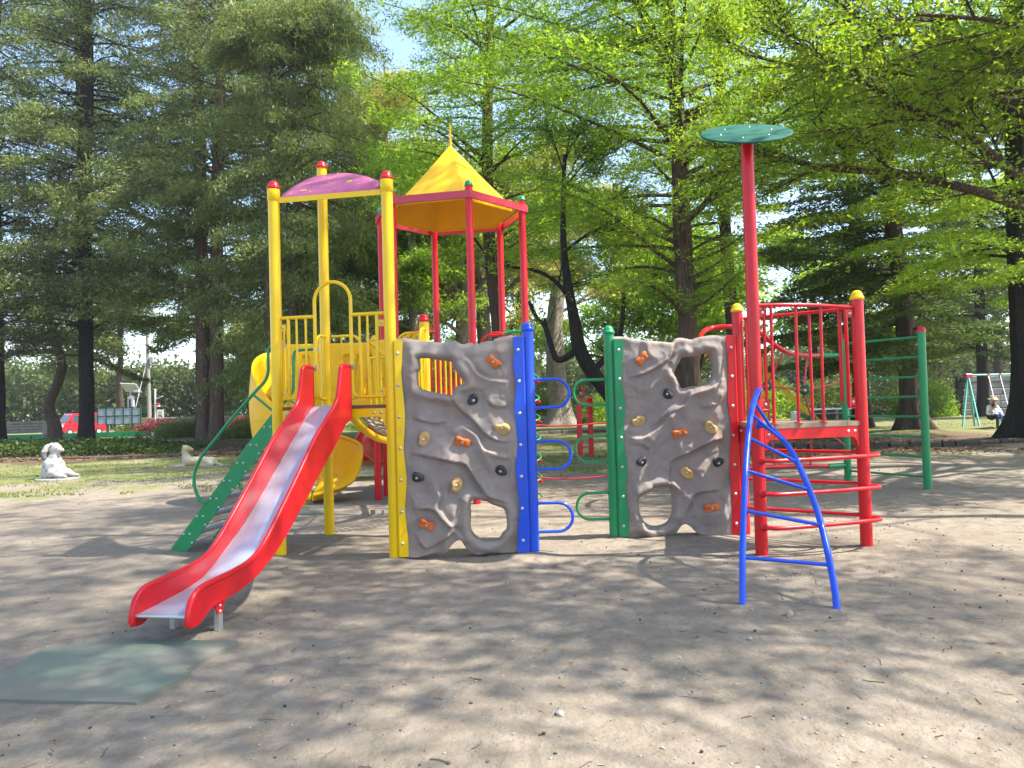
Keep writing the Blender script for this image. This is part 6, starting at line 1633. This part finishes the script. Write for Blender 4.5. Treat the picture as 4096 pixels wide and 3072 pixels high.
for lab, x, y, rx, h, mt in (('rounded hedge shrub behind the pale trunk, left part', 2.0, 52, 3.2, 2.3, L_SHR), ('hedge shrub right of the pale trunk', 6.8, 50, 2.6, 2.0, L_BRI), ('pale hedge shrub behind the wheel bridge', 12.0, 49, 3.2, 2.4, L_SHR), ('hedge shrub behind the far yellow slide', 16.8, 50, 3.0, 2.5, L_BRI), ('light hedge shrub left of the conifer with flared base', 21.5, 49, 3.0, 2.7, L_SHR), ('light hedge shrub left of the stone wall', 26.2, 48, 2.6, 3.1, L_SHR), ('green shrub at the left end of the stone wall', 24.9, 45.2, 1.7, 2.1, L_BRI), ('pale shrub behind the posts of the hexagonal tower', -3.5, 50, 3.0, 2.2, L_SHR), ('green shrub behind the hexagonal tower', -8.0, 49, 2.8, 1.8, L_BRI)):
    shrub('hedge_shrub', lab, x, y, rx, 2.0, h, 8500, mt, .16, .085, 'hedge shrubs along the far lawn')
# low cover in the left planting bed
n = 20000; x = rng.uniform(-25, -12.6, n); y = rng.uniform(27.0, 31.5, n); d = np.array([noise.noise((float(a) * .9, float(b_) * .9, 3)) for a, b_ in zip(x[::4], y[::4])]).repeat(4)[:n]
hz_ = np.clip(.42 + .5 * d, .08, .8) * np.clip((-13.0 - x) / 3.0 + .3, .12, 1)
k = rng.random(n) ** .6; c = np.stack([x, y, k * hz_], 1)
gc = quads('ground_cover', leaf_quads(c, .12, .06, -.1, .2).reshape(-1, 3), [L_DRK]); gc['label'] = 'dark low ground cover plants in the bed behind the rabbit statue'
n = 9000; c = np.stack([rng.uniform(-26, -9, n), rng.uniform(24.6, 33, n), rng.uniform(.01, .05, n)], 1)
n2 = 9000; c2 = np.stack([rng.uniform(4, 19, n2), rng.uniform(17.5, 27, n2), rng.uniform(.01, .05, n2)], 1)
dl = quads('leaf_litter', leaf_quads(np.concatenate([c, c2]), .09, .05, 0, .9).reshape(-1, 3), [L_DRY]); dl['label'] = 'brown fallen leaves in the planting strips'
# grass blades on the lawn nearer the play area
n = 42000; y = 14 + 22 * rng.random(n) ** 1.3; x = (rng.random(n) * 1.44 - .72) * y
mk = np.array([noise.noise((float(a) * .5, float(b_) * .5, 7)) + .5 * noise.noise((float(a) * 1.7, float(b_) * 1.7, 2)) for a, b_ in zip(x, y)])
ok = (y - .28 * x + 7 * mk > 16.5) & (mk > -.25)
x, y = x[ok], y[ok]; n = len(x); a = rng.random(n) * 6.28; hh_ = .02 + .03 * rng.random(n); w_ = .010 + .010 * rng.random(n)
b0 = np.stack([x, y, np.full(n, -.005)], 1); dx = np.stack([np.cos(a) * w_, np.sin(a) * w_, np.zeros(n)], 1); tp_ = b0 + np.stack([rng.normal(size=n) * .02, rng.normal(size=n) * .02, hh_], 1)
gr = quads('grass', np.stack([b0 - dx, b0 + dx, tp_], 1).reshape(-1, 3), [L_GRS], per=3); gr['label'] = 'thin grass around the sandy play area'
# far wood closing the view
n = 110000; x = rng.uniform(-66, 66, n); y = rng.uniform(84, 92, n)
xs_ = np.linspace(-80, 80, 4000)
tops = np.array([(4.6 if a < -15 else 5.4) + (6.5 if a < -15 else 5.5) * (noise.noise((float(a) * .09, 1, 1)) + .35) + 2.2 * noise.noise((float(a) * .4, 2, 5)) + .8 * noise.noise((float(a) * 1.4, 2, 5)) for a in xs_])
z = rng.random(n) ** .8 * np.clip(np.interp(x, xs_, tops), 1.6, 13) * (1 + .08 * rng.normal(size=n))
q = leaf_quads(np.stack([x, y, np.maximum(z, .1)], 1), .62, .40, .3, .1)[:, [0, 1, 3]]
fwd = quads('far_wood', q.reshape(-1, 3), [L_FAR], per=3); fwd['label'] = 'distant light green wood along the edge of the park'

# ------------------------------------------------------------------ small things on the sand
def lump(c, r, m=0, bm=None, rr=None, sq=.7):
    rr = rr or random; vs = []
    ico = [(0, 0, 1), (.89, 0, .45), (.28, .85, .45), (-.72, .53, .45), (-.72, -.53, .45), (.28, -.85, .45), (.72, .53, -.45), (-.28, .85, -.45), (-.89, 0, -.45), (-.28, -.85, -.45), (.72, -.53, -.45), (0, 0, -1)]
    F = [(0, 1, 2), (0, 2, 3), (0, 3, 4), (0, 4, 5), (0, 5, 1), (1, 6, 2), (2, 7, 3), (3, 8, 4), (4, 9, 5), (5, 10, 1), (6, 7, 2), (7, 8, 3), (8, 9, 4), (9, 10, 5), (10, 6, 1), (11, 7, 6), (11, 8, 7), (11, 9, 8), (11, 10, 9), (11, 6, 10)]
    a = rr.uniform(.7, 1.4); R = Matrix.Rotation(rr.uniform(0, 6), 3, 'Z')
    for p in ico: vs.append(R @ Vector((p[0] * r * a * rr.uniform(.8, 1.2), p[1] * r * rr.uniform(.8, 1.2), p[2] * r * sq * rr.uniform(.8, 1.2))) + Vector(c))
    bm.add(vs, F, m)
r = random.Random(5); pb = MB(); cn_ = MB(); tg = MB()
for i in range(2300):
    y = 1.9 + 8 * r.random() ** 1.6; x = r.uniform(-.72, .72) * y; s = .003 + .0075 * r.random() ** 4 + (.006 if r.random() < .006 else 0)
    lump((x, y, hgt(x, y) + s * .25), s, r.choice((0, 0, 1)), pb, r)
o = pb.build('pebbles', [PEB, KERB], None, 'stuff'); o['label'] = 'small pebbles strewn over the sand'
for i in range(240):
    if r.random() < .7: x = r.gauss(4.2, 2.2); y = r.gauss(7.5, 2.4)
    else: y = r.uniform(2.5, 13); x = r.uniform(-.7, .7) * y
    if y < 2.3: continue
    lump((x, y, hgt(x, y) + .006), r.uniform(.004, .011), r.choice((0, 0, 1)), cn_, r, .8)
o = cn_.build('fallen_cones', [CONEM, BARK], None, 'stuff'); o['label'] = 'tiny reddish brown fallen cones on the sand'
for i in range(210):
    y = 2.0 + 12 * r.random() ** 1.3; x = r.uniform(-.72, .72) * y + (1.2 if r.random() < .5 else 0); a = r.uniform(0, 6.28); L = r.uniform(.02, .11) + (.12 if r.random() < .05 else 0)
    P = [Vector((x + math.cos(a) * L * q + r.gauss(0, L * .05), y + math.sin(a) * L * q + r.gauss(0, L * .05), hgt(x, y) + .005)) for q in (0, .4, .7, 1)]
    tg.tube(P, .0016 + .0015 * r.random(), 4, r.choice((0, 0, 1)), caps=False)
o = tg.build('twigs', [TWIG, PEB], None, 'stuff'); o['label'] = 'thin dry twigs lying on the sand'
n = 2600; x = rng.uniform(-5.5, 7.5, n); y = rng.uniform(2.2, 13, n); cl = np.array([noise.noise((float(a) * 1.1, float(b_) * 1.1, 12)) for a, b_ in zip(x, y)]); ok = cl + .06 * x > .12
c = np.stack([x, y, np.full(n, .012)], 1)[ok]
o = quads('needle_litter', leaf_quads(c, .03, .008, 0, .95).reshape(-1, 3), [L_DRY]); o['label'] = 'scraps of brown litter on the sand'
for lab, x, y, s in (('palm sized grey stone on the sand at the front', .185, 3.62, .026), ('grey stone between the feet of the blue arch ladder', 1.86, 5.14, .036), ('small pale stone on the sand at the lower right of centre', .5, 2.95, .018), ('small pale stone near the bottom edge', .94, 3.02, .015), ('round stone on the sand left of the arch ladder', 1.42, 4.62, .02)):
    b = MB(); lump((0, 0, 0), s, 0, b, r, .75); o = b.build('stone', PEB); o.location = (x, y, hgt(x, y) + s * .35); tag(o, lab, 'stone')

# ------------------------------------------------------------------ thin spring haze between the trees
b = MB(); b.box((0, 40, 18.5), (420, 300, 42))
hz = b.build('haze', [], None, 'stuff'); hz['label'] = 'thin pale air between the trees'
hm = bpy.data.materials.new('haze'); hm.use_nodes = True; hn = hm.node_tree; hn.nodes.remove(hn.nodes['Principled BSDF'])
pv = hn.nodes.new('ShaderNodeVolumePrincipled'); pv.inputs['Color'].default_value = (.90, .93, 1.0, 1); pv.inputs['Density'].default_value = .0005; pv.inputs['Anisotropy'].default_value = .2
hn.links.new(pv.outputs[0], hn.nodes['Material Output'].inputs['Volume']); hz.data.materials.append(hm)
